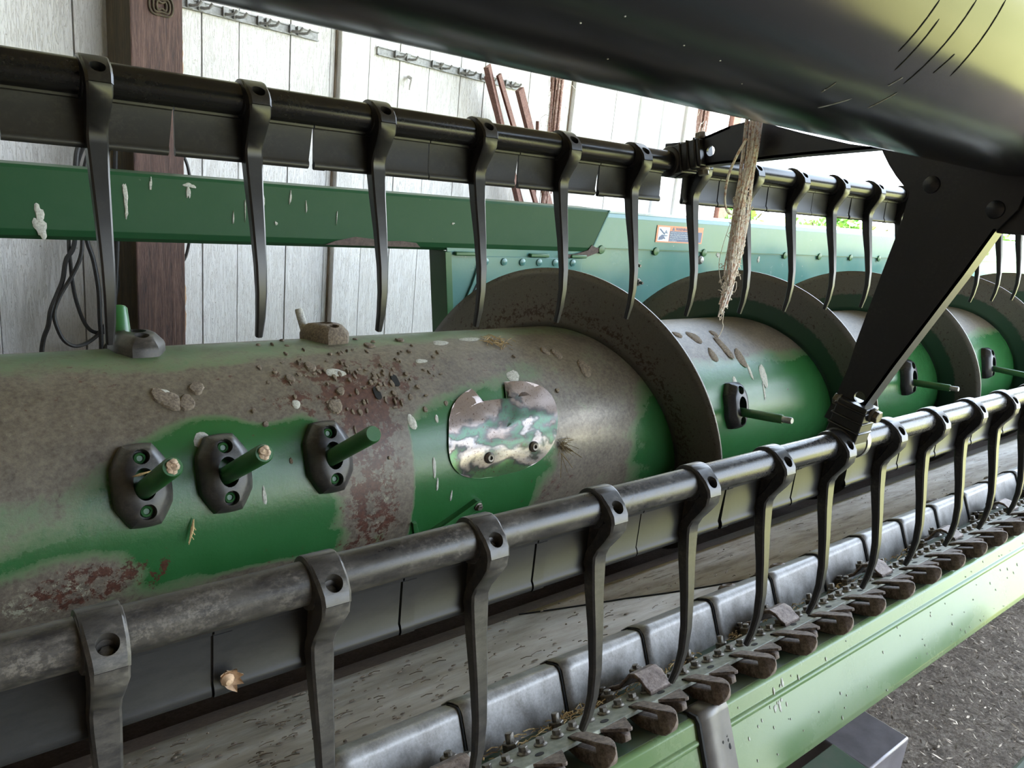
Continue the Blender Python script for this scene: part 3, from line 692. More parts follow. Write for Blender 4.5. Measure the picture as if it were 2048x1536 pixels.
# wear strips along the lip
joints = [0.0 + 0.1342 * (i - 3) for i in range(24)]
joints[3:14] = [0.006, 0.137, 0.276, 0.413, 0.547, 0.681, 0.818, 0.955, 1.086, 1.221, 1.355]
joints = [-0.397, -0.263, -0.129] + joints[3:14] + [1.490, 1.625, 1.760, 1.897, 2.031, 2.167, 2.302, 2.437, 2.57, 2.70]
pr = [(0.1285, -0.010), (0.1285, 0.038), (0.1289, 0.0400), (0.1300, 0.0430), (0.1322, 0.0452), (0.1350, 0.0460), (0.1372, 0.0463), (0.1500, 0.0462), (0.1640, fn(0.164) + 0.0005)]
for i, (a, b) in enumerate(zip(joints[:-1], joints[1:])):
    m = MB(); R = []
    for x, off in ((a - 0.005, 0.0034), (a + 0.012, 0.0026), (b - 0.005, 0.0), (b + 0.006, 0.0)):
        R.append([F(x, q - off * (1.0 if q < 0.1295 else 0.5 if q < 0.134 else 0), n + off * (0.0 if q < 0.1287 else 0.5 if q < 0.132 else 1.0 if q < 0.155 else 0.3)) for (q, n) in firm(pr)])
    m.loft(R, caps=False, closed=False)
    o = m.build('wear_strip', M['galv'], hd, angle=60); so = o.modifiers.new('solid', 'SOLIDIFY'); so.thickness = 0.0014; so.offset = -1
    m = MB(); m.tube([F(a - 0.0064, q - 0.0012, n + 0.0006) for q, n in pr[:8]], 0.0012, 6); m.build('strip_gap_shade', M['dark'], o)  # dark line paints the gap shadow where one strip laps the next
# base plate under the knife, front shield with crease, joint strap
m = MB(); R = [[F(x, q, n) for q, n in ((0.026, -0.0215), (0.1285, -0.0085), (0.1285, -0.012), (0.026, -0.025))] for x in (-1.6, 5.2)]; m.loft(R)
m.build('base_plate', M['dkgreen'], hd)
spr = [(0.040, -0.0200), (0.0265, -0.0215), (0.0225, -0.0228), (0.0205, -0.0265), (0.0215, -0.0430), (0.0190, -0.0452), (0.0190, -0.0480), (0.0220, -0.0505), (0.0225, -0.120), (0.0245, -0.1275), (0.031, -0.1315), (0.060, -0.132)]
spr = firm(spr)
def shield(x0, x1, name, mat, off, par, keep=None):
    P = [q for i, q in enumerate(spr) if keep is None or i in keep]
    m = MB(); m.loft([[F(x, q - off * (0 if i == 0 else 1), n + (off if n > -0.024 else 0)) for i, (q, n) in enumerate(P)] for x in (x0, x1)], caps=False, closed=False)
    o = m.build(name, mat, par, angle=50); so = o.modifiers.new('solid', 'SOLIDIFY'); so.thickness = 0.003; so.offset = -1; return o
SX = 0.626
shield(-1.6, 5.2, 'front_shield', M['shield'], 0.0, hd)
m_gs = m_simple('grey_galvanised_strap', (0.135, 0.128, 0.122), 0.42, 0.2, 0.15, 50)
shield(SX, SX + 0.048, 'joint_strap', m_gs, 0.0035, hd, [i for i, q in enumerate(spr) if not -0.055 < q[1] < -0.040])
m = MB(); m.tube([F(SX - 0.003, q - 0.0015, n + 0.001) for q, n in ((0.03, -0.020), (0.021, -0.0225), (0.019, -0.0275), (0.020, -0.06), (0.021, -0.12))], 0.0030, 6); m.build('strap_gap', M['dark'], hd)
def on_shield(m, x, n, w, h, seed, th=0.0006, off=0.0):
    q = 0.0210 if n > -0.043 else 0.0222; splat(m, F(x, q - off - 0.0003, n), (1, 0, 0), -FN, -FS, w, h, seed, th, 12)
m = MB()
for i, (x, n, r) in enumerate(((SX + 0.030, -0.058, 0.0018), (SX + 0.038, -0.054, 0.0022), (SX + 0.039, -0.059, 0.0016), (SX + 0.040, -0.066, 0.0024))): on_shield(m, x, n, r, r * 1.5, i + 3, 0.0006, 0.0035)
m.build('black_marks', M['dark'], hd)['kind'] = 'stuff'
m = MB(); rg = random.Random(9)
for i in range(120):
    x = rg.uniform(0.68, 1.9) if i > 12 else rg.uniform(0.755, 0.785); n = rg.uniform(-0.03, -0.12) if i > 12 else rg.uniform(-0.034, -0.062)
    if -0.052 < n < -0.042: continue
    r = rg.uniform(0.0005, 0.0012) if i > 12 else rg.uniform(0.001, 0.0035)
    on_shield(m, x, n, r, r * rg.uniform(1, 3), i)
m.build('droppings', M['splat'], hd)['kind'] = 'stuff'
# studs with nuts behind the knife bar
for x, q, k in ((0.395, 0.108, 1.1), (0.445, 0.105, 1.15), (0.506, 0.105, 1.05), (0.727, 0.108, 1.0), (0.787, 0.104, 1.0), (0.862, 0.104, 0.95), (1.00, 0.106, 0.95), (1.06, 0.104, 0.95), (1.22, 0.106, 1), (1.32, 0.104, 1), (1.50, 0.106, 1), (1.58, 0.104, 1)):
    m = MB(); c = F(x, q, -0.0095); m.lathe(c, FN, [(0.0120 * k, 0), (0.0120 * k, 0.002), (0.007 * k, 0.0028)], 16); hexbolt(m, c + FN * 0.002, FN, 0.0075 * k, 0.0095 * k, 0, 0.008 * k, 0.55)
    m.build('stud_nut', M['bolt'], hd)

# litter behind the knife and on the floor
m = MB(); rg = random.Random(31)
for i in range(420):
    x = rg.choice((0.43, 0.50, 0.56, 0.60, 0.71, 0.86, 0.97, 1.1, 1.3)) + rg.gauss(0, 0.03); q = rg.uniform(0.098, 0.127); a = rg.uniform(0, 2 * PI); l = rg.uniform(0.004, 0.02); t = rg.uniform(-0.2, 0.5)
    c = F(x, q, -0.009 + rg.uniform(0.001, 0.008)); dv = (Vector((1, 0, 0)) * math.cos(a) + FS * math.sin(a) * 0.35 + FN * math.sin(t) * 0.5) * l; mid = c + dv * 0.5 + FN * rg.uniform(0, 0.003)
    m.tube([c, mid, c + dv], rg.uniform(0.0003, 0.0009), 4)
tag(m.build('straw_litter', M['straw']), 'straw bits caught behind the knife along the galvanised strips', 'straw', kind='stuff')
m = MB(); rg = random.Random(32)
for i in range(300):
    x = rg.uniform(0.0, 2.4) if i % 3 == 0 else 0.12 + abs(rg.gauss(0, 0.32)); q = rg.uniform(0.168, 0.40); r = rg.uniform(0.0006, 0.0022) * (1.0 if x < 0.8 else 0.8)
    splat(m, F(x, q, fn(q) + 0.0002), (1, 0, 0), FS, FN, r * rg.uniform(1, 2.6), r * 0.8, i, r * 0.9, 9)
m.cur = 1
for i in range(130):
    x = 0.12 + abs(rg.gauss(0, 0.5)); q = rg.uniform(0.168, 0.40); a = rg.uniform(-0.5, 0.5); l = rg.uniform(0.004, 0.018); c = F(x, q, fn(q) + 0.0014); d = (Vector((math.cos(a), 0, 0)) + FS * math.sin(a)) * l
    m.tube([c, c + d * 0.5 + FN * 0.001, c + d], 0.0006, 4)
tag(m.build('floor_debris', [M['dung'], m_simple('dark_stalk', (0.09, 0.065, 0.04), 0.8)]), 'dark crumbs and stalk bits scattered on the dusty header floor', 'debris', kind='stuff')

# skid box and bracket below, loose green steel panel in the lower corner
m = MB(); m.box(1.170, 1.312, 0.397, 0.56, -1.0, -0.86); sb = m.build('skid_box', m_simple('grey_violet_steel', (0.20, 0.185, 0.20), 0.35, 0.3, 0.3, 14), hd, bevel=0.004)
m = MB(); m.prism([(0.31, -0.862), (0.46, -0.852), (0.46, -0.97), (0.31, -0.97)], 1.05, 1.165, 'x'); m.build('skid_bracket', M['dkgreen'], hd, bevel=0.002)
m = MB(); m.prism([(0.085, -0.585), (0.176, -0.585), (0.18, -0.588), (0.18, -0.64), (0.175, -0.64), (0.175, -0.592), (0.085, -0.592)], 0.80, 1.55, 'x')
for x in (0.84, 1.48): m.box(x, x + 0.035, 0.11, 0.145, GZ, -0.59)
tag(m.build('steel_panel', M['dkgreen'], bevel=0.0015), 'dull green steel panel edge in the lower right corner over the dirt', 'panel')

# ================================================================== KNIFE AND GUARDS
# both are built flat (x along the header, y backwards, z up) and tipped with the lip
def lipthing(name, label, cat):
    t = thing(name, label, cat, FO); ORI[t.name] = Vector((0, 0, 0)); t.rotation_euler.x = -TL; return t
kn = lipthing('sickle_knife', 'flat grey sickle bar with serrated rusty sections bolted along the header lip', 'knife')
m = MB(); m.box(-0.5, 2.6, 0.047, 0.092, -0.0025, 0.0020); m.build('knife_bar', M['bar_grey'], kn, bevel=0.0008)
GP = 0.0872; G0 = 0.6625
m = MB(); L = []
n_ = 9
for i in range(n_): q = i / (n_ - 1); L.append((-0.0185 + 0.0155 * q + (0.0007 if i % 2 else 0), 0.0475 - 0.0245 * q))
L.append((0.0, 0.0215))
for i in range(n_): q = 1 - i / (n_ - 1); L.append((0.0185 - 0.0155 * q - (0.0007 if i % 2 else 0), 0.0475 - 0.0245 * q))
L += [(0.030, 0.0480), (0.030, 0.052), (-0.030, 0.052), (-0.030, 0.0480)]
m.prism(L, -0.0018, 0.0012, 'z'); so_ = m.build('knife_section', M['guard'], None)
m = MB(); hexbolt(m, (0, 0, 0), (0, 0, 1), 0.0046, 0.0068, 1.5); bo = m.build('section_bolt', M['bolt'], None)
m = MB(); m.lathe((0, 0, 0), (0, 0, 1), [(0.0050, 0), (0.0050, 0.0003), (0.0, 0.0003)], 20); ho = m.build('oval_hole', M['dark'], None)
def place(proto, parent, loc, first, rz=0):
    o = proto if first else proto.copy()
    if not first: COL.objects.link(o)
    o.parent = parent; o.location = loc; o.rotation_euler.z = rz
    return o
ks = list(range(-8, 16))
for n_, k in enumerate(ks):
    gx = G0 + GP * k
    place(so_, kn, (gx + GP / 2, 0, 0.0), n_ == 0)
    h_ = place(ho, kn, (gx + 0.002, 0.0585, 0.0021), n_ == 0); h_.scale = (1.0, 0.72, 1)
    h_ = place(ho, kn, (gx + 0.042, 0.0570, 0.0021), False); h_.scale = (1.0, 0.72, 1)
    for j in range(4): place(bo, kn, (gx + 0.0218 * j - 0.008, 0.0735 + 0.0008 * math.sin(k * 3 + j), 0.0020), n_ == 0 and j == 0, 0.4 * j + k)

gd = lipthing('cutter_guards', 'row of rusty pointed knife guards and hold-down clips on the header lip', 'knife guards')
def sec(y, hx, zt, zb, r=0.14):
    c = hx * r
    return [(-hx, y, zb + c), (-hx + c, y, zb), (hx - c, y, zb), (hx, y, zb + c), (hx, y, zt - c), (hx - c, y, zt), (-hx + c, y, zt), (-hx, y, zt - c)]
m = MB()
# upper lip, lower body, nose
m.loft([sec(0.0600, .0062, .0030, .0022), sec(0.0500, .0080, .0060, .0022), sec(0.0300, .0085, .0065, .0020), sec(0.0150, .0078, .0060, .0010)])
m.loft([sec(0.0640, .0060, -.0035, -.010), sec(0.0480, .0072, -.0035, -.0165), sec(0.0280, .0075, -.0040, -.0198), sec(0.0140, .0074, -.0045, -.0192)])
m.loft([sec(0.0185, .0084, .0064, -.0195), sec(0.0130, .0078, .0062, -.0185), sec(0.0075, .0056, .0056, -.0150), sec(0.0030, .0030, .0046, -.0095), sec(0.0, .0008, .0028, -.0030)])
gl = m.build('guard', M['guard'], None, bevel=0.0004, angle=28)
m = MB(); m.loft([sec(0.064, .0065, -.0035, -.009), sec(0.046, .0068, -.0035, -.0145), sec(0.034, .0060, -.0035, -.0150), sec(0.0285, .0040, -.0055, -.0130), sec(0.0270, .0015, -.0075, -.0105)])
gs = m.build('guard_stub', M['guard'], None, bevel=0.0007)
rg = random.Random(2)
for n_, k in enumerate(ks):
    gx = G0 + GP * k
    place(gl, gd, (gx, 0, rg.uniform(-0.0004, 0.0004)), n_ == 0, 0)
    place(gs, gd, (gx + GP / 2, 0, 0), n_ == 0, 0)
m = MB(); pts = [(0.122, 0.0035), (0.112, 0.0060), (0.104, 0.0075), (0.097, 0.0130), (0.089, 0.0185), (0.080, 0.0195), (0.072, 0.0160), (0.066, 0.0090), (0.0605, 0.0050)]
hw = [0.024, 0.0235, 0.019, 0.016, 0.0160, 0.0165, 0.0165, 0.0160, 0.0155]
m.loft([[(-w * 1.12, y, z * 1.18), (-w * 1.12, y, z * 1.18 - 0.0050), (w * 1.12, y, z * 1.18 - 0.0050), (w * 1.12, y, z * 1.18)] for (y, z), w in zip(pts, hw)])
c0 = m.build('hold_down_clip', M['clip'], None, bevel=0.0012, angle=30)
m = MB(); m.lathe((-0.012, 0.1125, 0.0060), (0, 0.2, 1), [(0.0068, 0), (0.0068, 0.0012), (0, 0.0012)], 20); m.build('slot_hole', M['dark'], c0)
for x, y, z in ((-0.036, 0.108, -0.008), (0.016, 0.110, 0.0035), (-0.030, 0.122, -0.009)):
    m = MB(); hexbolt(m, (x, y, z), (0, 0, 1), 0.0080 if x > -0.035 and x < 0 else 0.0085, 0.012, 1.6, 0.004); m.build('bolt', M['bolt'], c0)
for n_, x in enumerate([0.622 + 0.2616 * k for k in (0, 1, 2, 3, 4, 5, -1, -2)]):
    c = c0 if n_ == 0 else dup(c0)
    c.parent = gd; c.location = (x, 0, 0)

# ================================================================== AUGER
AC = Vector((0, 1.1500, -0.4960)); AR = 0.2082; FR = 0.3300; KD = 1.1494   # KD scales the auger up about the camera; ap applies it to x
au = thing('feed_auger', 'large worn green auger drum with steel spiral flighting', 'auger', (0.7, AC.y, AC.z))
def ap(x, th, r=AR):
    """point on the drum: th in degrees, 0 faces -y, 90 is the top"""
    a = rad(th); return Vector((x * KD, AC.y - r * math.cos(a), AC.z + r * math.sin(a)))
GREEN = [(0.30, 26, 0.17, 15, 0.95), (0.20, -6, 0.30, 20, 1.0), (0.42, -2, 0.08, 16, 1.1), (0.40, 27, 0.055, 17, 0.8), (0.66, 18, 0.13, 34, 1.1), (0.62, -12, 0.22, 22, 0.9), (1.06, 5, 0.085, 36, 0.9), (0.12, 88, 0.6, 15, 0.52), (0.35, 76, 0.2, 9, 0.5), (0.45, 90, 0.6, 13, 0.50), (0.25, 40, 0.06, 8, 0.6), (0.02, 22, 0.14, 14, 0.5), (1.0, 84, 0.2, 8, 0.4), (0.0, 10, 0.10, 20, 0.45), (0.22, 66, 0.03, 8, 0.15), (0.73, 52, 0.09, 10, 0.5)]
BARE = [(0.475, 16, 0.055, 34, 1.3), (0.11, -9, 0.075, 11, 1.0), (0.50, 55, 0.20, 16, 0.7), (0.28, -24, 0.3, 8, 0.6), (0.83, 12, 0.05, 9, 0.55), (0.10, 46, 0.14, 16, 0.5), (0.80, -12, 0.07, 12, 0.6)]
RUST = [(0.20, 63, 0.35, 14, 0.20), (0.66, 60, 0.2, 14, 0.22), (0.48, 56, 0.13, 22, 0.50), (0.475, 12, 0.048, 42, 0.60), (0.40, 52, 0.05, 10, 0.30), (0.15, -8, 0.08, 10, 0.56), (0.85, 30, 0.10, 50, 0.10), (0.20, 78, 0.12, 5, 0.24), (0.30, 66, 0.12, 10, 0.20), (0.41, -14, 0.08, 8, 0.25), (0.36, 38, 0.04, 6, 0.22), (0.80, -10, 0.08, 14, 0.28)]
PALE = [(0.47, 6, 0.045, 18, 0.36), (0.09, -9, 0.09, 9, 0.42), (0.07, 50, 0.12, 12, 0.24), (0.47, 64, 0.05, 10, 0.28), (0.50, 38, 0.04, 16, 0.26)]
def blobs(L, x, th):
    s = 0.0
    for cx, ct, rx, rt, w in L:
        d = ((x - cx) / rx) ** 2 + ((th - ct) / rt) ** 2
        s = max(s, w * math.exp(-d * d * 0.7)) if w < 0.6 else s + w * math.exp(-d * d * 0.7) * (1 - min(s, 1) * 0.5)
    return s
m = MB(); xs = [-1.4 + 0.1 * i for i in range(12)]; x = -0.2
while x < 1.1: xs.append(x); x += 0.0065
while x < 4.4: xs.append(x); x += 0.03
ths = [-60 + 2.0 * i for i in range(100)] + [140 + 5 * i for i in range(32)]
m.loft([[ap(x, t) for t in ths] for x in xs], caps=True)
tube = m.build('drum', M['auger'], au, angle=60)
ca = tube.data.color_attributes.new('wear', 'FLOAT_COLOR', 'POINT')
vals = []
for x in xs:
    for t in ths:
        n1 = mnoise.noise(Vector((x * 9, t / 9.0, 0.3))); n2 = mnoise.noise(Vector((x * 26, t / 4.0, 7.1)))
        xx = x + 0.018 * n1 + 0.006 * n2; tt = t + 3.5 * n1 + 2 * n2
        if x < 0.955 - 0.553 * (t - 90) / 360 and t < 130:
            g = max(0.24, min(1.0, blobs(GREEN, xx, tt))) - min(1.0, blobs(BARE, xx, tt)) * 0.9
            if x > 0.540 and t < 34 and x < 0.76: g = max(g, 0.85)
            elif 0.50 < x <= 0.540 and t < 40: g = min(g, 0.12)
            r = blobs(RUST, x, t); p = blobs(PALE, x, t)
        else:
            g = 1.0 - max(0.0, min(1.0, (tt - 34) / 22.0)); g = g if tt < 100 else 0.5
            r = 0.12 if 40 < tt < 80 else 0.02; p = 0.05
        vals += [max(0.0, min(1.0, g)), max(0, r), max(0, p), min(1.0, math.exp(-((xx - 0.86) / 0.085) ** 2 - ((tt - 22) / 15.0) ** 2) * (1 if x < 1.05 else 0))]
ca.data.foreach_set('color', vals)

# flighting: one helix, leading edge behind the drum near the feed opening
m = MB(); th = 197.0; R = []; uvl = []
NR = 9
while th > -2200:
    X = 0.948 - 0.553 * (th - 90.0) / 360.0
    if X > 4.3: break
    row = []
    for j in range(NR):
        q = j / (NR - 1); r = AR * 0.995 + (FR - AR * 0.995) * q
        if th > 187: r = AR * 0.995 + (FR - AR) * q * max(0.05, (197 - th) / 10.0)
        row.append(ap(X + 0.010 * (1 - q) ** 3 * 0, th, r))
    R.append(row); th -= 3.0 if th > -900 else 6.0
m.loft(R, caps=False, closed=False)
fl = m.build('flighting', M['flight'], au, angle=80)
uvm = fl.data.uv_layers.new(name='UVMap'); 
for lp in fl.data.loops:
    vi = lp.vertex_index; uvm.data[lp.index].uv = ((vi % NR) / (NR - 1.0), (vi // NR) * 0.02)
so = fl.modifiers.new('solid', 'SOLIDIFY'); so.thickness = 0.0045; so.offset = 0

# finger guides with bolts, and the fingers
def guide_proto():
    """local axes: x along the drum, y around it (up), z outward"""
    def ring(w, h, z, n=40, p=3.2, dz=0.0):
        out = []
        for k in range(n):
            a = 2 * PI * k / n; c, s = math.cos(a), math.sin(a)
            d = (abs(c) ** p + abs(s) ** p) ** (-1 / p); x, y = w * c * d, h * s * d
            # eight sided outline: shoulders cut back
            cutv = 1.0 - 0.0 * abs(x * y)
            out.append(Vector((x, y, z - (y * y) / (2 * AR) * 0.9)))
        return out
    def oct(w, h, z, n=40):
        out = []
        for k in range(n):
            a = 2 * PI * k / n; c, s = math.cos(a), math.sin(a)
            t = min(1 / max(abs(c), 1e-6), 1 / max(abs(s), 1e-6), 1.42 / (abs(c) + abs(s) * 0.9)); t = 0.75 * t + 0.25
            x, y = w * c * t, h * s * t
            out.append(Vector((x, y, z - (y * y) / (2 * AR) * 0.9)))
        return out
    m = MB()
    m.loft([oct(0.0300, 0.0455, -0.006), oct(0.0300, 0.0455, 0.0085), oct(0.0290, 0.0440, 0.0115), oct(0.0205, 0.0385, 0.0205), oct(0.0170, 0.0345, 0.0222),
            oct(0.0090, 0.020, 0.0228), oct(0.001, 0.002, 0.0228)], caps=True)
    o = m.build('finger_guide', M['plastic'], None, angle=50)
    cs = []
    c = MB(); pts = []
    n = 24
    c.loft([[Vector((0.0118 * math.cos(2 * PI * k / n), 0.0175 * math.sin(2 * PI * k / n) , z)) for k in range(n)] for z in (-0.004, 0.03)])
    cs.append(c.build('c1', M['dark'], None))
    for s in (1, -1):
        c = MB(); c.lathe((0.0, s * 0.0285, 0.0095), (0, s * 0.12, 1), [(0.0082, 0), (0.0088, 0.02)], 24); cs.append(c.build('c2', M['dark'], None))
    return cut(o, cs)
gp0 = guide_proto()
m = MB(); n = 24
m.loft([[Vector((0.0125 * math.cos(2 * PI * k / n), 0.0185 * math.sin(2 * PI * k / n), z)) for k in range(n)] for z in (-0.0045, -0.002)])
sk = m.build('socket', M['dark'], None)
m = MB(); m.lathe((0, 0, 0), (0, 0, 1), [(0.0066, 0), (0.0066, 0.0028), (0.0058, 0.0044), (0.0036, 0.0055), (0.0030, 0.0030), (0, 0.0030)], 20)
gb = m.build('torx_bolt', M['greenp'], None)
def axes_on_drum(x, th):
    a = rad(th); N = Vector((0, -math.cos(a), math.sin(a))); U = Vector((1, 0, 0)); V = N.cross(U)
    return Matrix(((U.x, V.x, N.x), (U.y, V.y, N.y), (U.z, V.z, N.z)))
first = True
def guide(x, th, mat=None, rot=0.0):
    global first
    o = gp0 if first else gp0.copy(); s1 = sk if first else sk.copy(); b1 = gb if first else gb.copy(); b2 = gb.copy()
    if not first: COL.objects.link(o); COL.objects.link(s1); COL.objects.link(b1)
    COL.objects.link(b2); first = False
    R3 = axes_on_drum(x, th) @ Matrix.Rotation(rot, 3, 'Z')
    o.parent = au; o.location = ap(x, th) - ORI[au.name]; o.rotation_euler = R3.to_euler(); o.scale = (KD, KD, KD)
    s1.parent = o; b1.parent = o; b2.parent = o
    b1.location = (0, 0.0285, 0.0085); b2.location = (0, -0.0285, 0.0085)
    if mat: o.data = o.data.copy(); o.data.materials.clear(); o.data.materials.append(mat)
    return o
def finger(x, b, t, mat, r=0.0088, broken=None):
    b, t = Vector(b), Vector(t); r *= KD; m = MB(); d = (t - b).normalized()
    m.tube([b - d * 0.02, b + (t - b) * 0.5, t - d * 0.003, t], [r, r, r, r * 0.86], 20)
    o = m.build('finger', mat, au)
    if broken:
        m = MB(); rg = random.Random(int(x * 1000))
        for k in range(5):
            a = 2 * PI * k / 5; s = Vector((math.cos(a) * 0.5, 0, math.sin(a))) * r * 0.42; h = rg.uniform(0.002, 0.006)
            m.tube([t + s - d * 0.004, t + s * 1.0 + d * h * 0.7, t + s * 0.7 + d * h], [r * 0.42, r * 0.40, r * 0.2], 8)
        m.build('broken_tip', m_split if broken == 1 else M['steel'], o)
    return o
m_split = m_simple('split_resin_tan', (0.45, 0.33, 0.24), 0.7, 0, 0.3, 300)
for x, th, bb, tt, br in ((0.197, 24.0, (0.9712, -0.4276), (0.8218, -0.3368), 1), (0.285, 23.8, (0.9724, -0.4253), (0.8207, -0.3356), 1), (0.414, 23.8, (0.9724, -0.4253), (0.8299, -0.3345), 0)):
    guide(x, th); finger(x, (x * KD, *bb), (x * KD, *tt), M['greenp'], 0.0102, br)
guide(0.240, 96); finger(0.227, (0.2609, 1.1839, -0.3011), (0.2609, 1.2172, -0.2368), M['greenp'], 0.0125)
guide(0.497, 98, M['dung']); finger(0.476, (0.5540, 1.2069, -0.3011), (0.5448, 1.2264, -0.2483), M['splat'], 0.006)
for x, th, tt in ((1.262, 16.4, (0.8046, -0.4282)), (1.992, 15, (0.8034, -0.4379)), (2.505, 15.2, (0.8034, -0.4506))):
    guide(x, th); b = ap(x, th - 3, AR - 0.01); e = Vector((x * KD, *tt)); mid = b + (e - b) * 0.86
    finger(x, b, mid, M['greenp'], 0.0085)
    m = MB(); dd = (e - b).normalized(); m.tube([mid - dd * .002, e - dd * .002, e], [0.0070, 0.0070, 0.0058], 16); m.build('finger_tip', M['steel'], au)

# two slot holes, shell seam, access cover
for x, th in ((0.506, 48.0), (0.541, 53.5)):
    m = MB(); R3 = axes_on_drum(x, th); c = ap(x, th, AR + 0.0006)
    m.add([c + R3 @ Vector((0.0056 * math.cos(a), 0.0060 * math.sin(a) + 0.0058 * math.copysign(min(1, abs(math.sin(a)) * 3), math.sin(a)), 0.001)) for a in [2 * PI * k / 20 for k in range(20)]], [tuple(range(20))])
    o = m.build('slot_hole', M['dark'], au, smooth=False); so = o.modifiers.new('s', 'SOLIDIFY'); so.thickness = 0.0006
m = MB()
NA, NRR = 96, 10
def cov(a):
    c, s = math.cos(a), math.sin(a); d = (abs(c) ** 2.7 + abs(s) ** 2.7) ** (-1 / 2.7)
    u, v = 0.103 * c * d, 22.0 * s * d; u += 0.014 * s * d
    return u, v
rows = []
for j in range(NRR + 1):
    q = j / NRR; row = []
    for k in range(NA):
        a = 2 * PI * k / NA; u, v = cov(a)
        vv = v * q; uu = u * q
        if -0.035 < uu < 0.018: vv = min(vv, 13.5 + (3.0 if False else 0))
        bul = 0.0035 + 0.003 * (1 - q * q) + 0.0012 * mnoise.noise(Vector((uu * 40, vv / 6, 1.7)))
        row.append(ap(0.700 + uu, 24.5 + vv, AR + bul))
    rows.append(row)
m.loft(rows[::-1], caps=True)
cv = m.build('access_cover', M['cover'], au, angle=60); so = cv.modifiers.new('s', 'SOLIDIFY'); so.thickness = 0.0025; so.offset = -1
for x, th in ((0.662, 12.1), (0.747, 13.5)):
    R3 = axes_on_drum(x, th); N = R3 @ Vector((0, 0, 1))
    m = MB(); m.lathe(ap(x, th, AR + 0.005), N, [(0.0098, 0), (0.0095, 0.003), (0.0062, 0.0065), (0.0034, 0.0062), (0.003, 0.002), (0, 0.002)], 24); m.build('cover_bolt', M['bolt'], cv)
# bolted bar low on the drum
def drum_prism(pts, r0, r1, name, mat, par):
    m = MB(); n = len(pts); m.add([ap(x, t, r0) for x, t in pts] + [ap(x, t, r1) for x, t in pts], [(i, (i + 1) % n, n + (i + 1) % n, n + i) for i in range(n)] + [tuple(range(n)), tuple(range(2 * n - 1, n - 1, -1))])
    return m.build(name, mat, par, smooth=False, bevel=0.0008)
bb = drum_prism([(0.565, -21), (0.573, -25), (0.652, -11), (0.650, -7), (0.642, -7)], AR, AR + 0.012, 'lock_bar', M['greenp'], au)
for x, t in ((0.645, -9.5), (0.598, -20)):
    m = MB(); hexbolt(m, ap(x, t, AR + 0.012), axes_on_drum(x, t) @ Vector((0, 0, 1)), 0.0055, 0.006, 1.4); m.build('bolt', M['bolt'], bb)
drum_prism([(0.5385, -12), (0.545, -12), (0.572, -30), (0.560, -30)], AR, AR + 0.006, 'shell_lip', M['greenp'], au)

# dried mud, seeds and straw stuck on the drum
m = MB(); rg = random.Random(77)
def on_drum(m, x, th, w, h, seed, hh): 
    w, h = w * KD, h * KD; R3 = axes_on_drum(x, th); splat(m, ap(x, th, AR), R3 @ Vector((1, 0, 0)), R3 @ Vector((0, 1, 0)), R3 @ Vector((0, 0, 1)), w, h, seed, hh, 12)
for i in range(110):
    x = rg.gauss(0.50, 0.055); th = rg.gauss(58, 16)
    if th > 100 or th < 15: continue
    on_drum(m, x, th, rg.uniform(0.0012, 0.0042), rg.uniform(0.0015, 0.006), i, rg.uniform(0.001, 0.0035))
for i, (x, th, w) in enumerate(((0.235, 57, 0.010), (0.245, 54, 0.012), (0.262, 52.5, 0.010), (0.278, 59, 0.009), (0.335, 46, 0.003), (0.345, 40, 0.0035), (0.395, 60, 0.006), (0.43, 66, 0.008), (0.44, 44, 0.010), (0.455, 51, 0.006), (0.86, 61, 0.010), (0.90, 50, 0.014), (0.84, 64, 0.008), (0.77, 62, 0.003), (0.82, 39, 0.004), (0.54, 80, 0.008), (0.60, 84, 0.006))):
    on_drum(m, x, th, w, w * 1.2, 300 + i, 0.003)
for i, (x, th, w, h) in enumerate(((1.24, 66, 0.014, 0.02), (1.30, 55, 0.012, 0.03), (1.25, 50, 0.010, 0.018), (1.33, 46, 0.012, 0.026), (1.20, 70, 0.010, 0.012), (1.31, 68, 0.010, 0.012), (1.16, 62, 0.006, 0.010))):
    on_drum(m, x, th, w, h, 340 + i, 0.002)
tag(m.build('dried_mud', M['dung']), 'crumbs of dried mud and droppings stuck on top of the auger drum', 'mud', kind='stuff')
m = MB()
for i, (x, th, w, h) in enumerate(((0.238, 58.5, 0.008, 0.006), (0.46, 61, 0.014, 0.008), (0.39, 47, 0.006, 0.006), (0.60, 64, 0.009, 0.005), (0.268, 37, 0.009, 0.010), (0.745, 49.5, 0.012, 0.012), (0.33, 13, 0.0025, 0.012), (0.57, 12, 0.003, 0.014), (0.575, 4, 0.002, 0.009), (0.60, -3, 0.002, 0.008), (1.38, 32, 0.010, 0.028), (1.37, 22, 0.003, 0.02), (1.34, 36, 0.004, 0.02), (1.28, 30, 0.008, 0.012), (0.545, 33, 0.006, 0.012), (0.66, 78, 0.016, 0.008), (0.72, 80, 0.018, 0.008), (0.585, 33, 0.003, 0.006), (0.61, 30, 0.004, 0.007))):
    on_drum(m, x, th, w, h, 400 + i, 0.0010)
tag(m.build('pale_droppings', M['splat']), 'pale bird droppings and scuffs splashed over the auger drum', 'droppings', kind='stuff')
m = MB(); rg = random.Random(78)
def straw_tuft(m, c, dirs, n, l0, l1, r):
    for i in range(n):
        d = (Vector(dirs) + Vector((rg.gauss(0, .45), rg.gauss(0, .3), rg.gauss(0, .45)))).normalized() * rg.uniform(l0, l1)
        s = Vector(c) + Vector((rg.gauss(0, .004), rg.gauss(0, .002), rg.gauss(0, .006))); m.tube([s, s + d * 0.5 + Vector((0, 0, rg.uniform(-.001, .002))), s + d], r, 4)
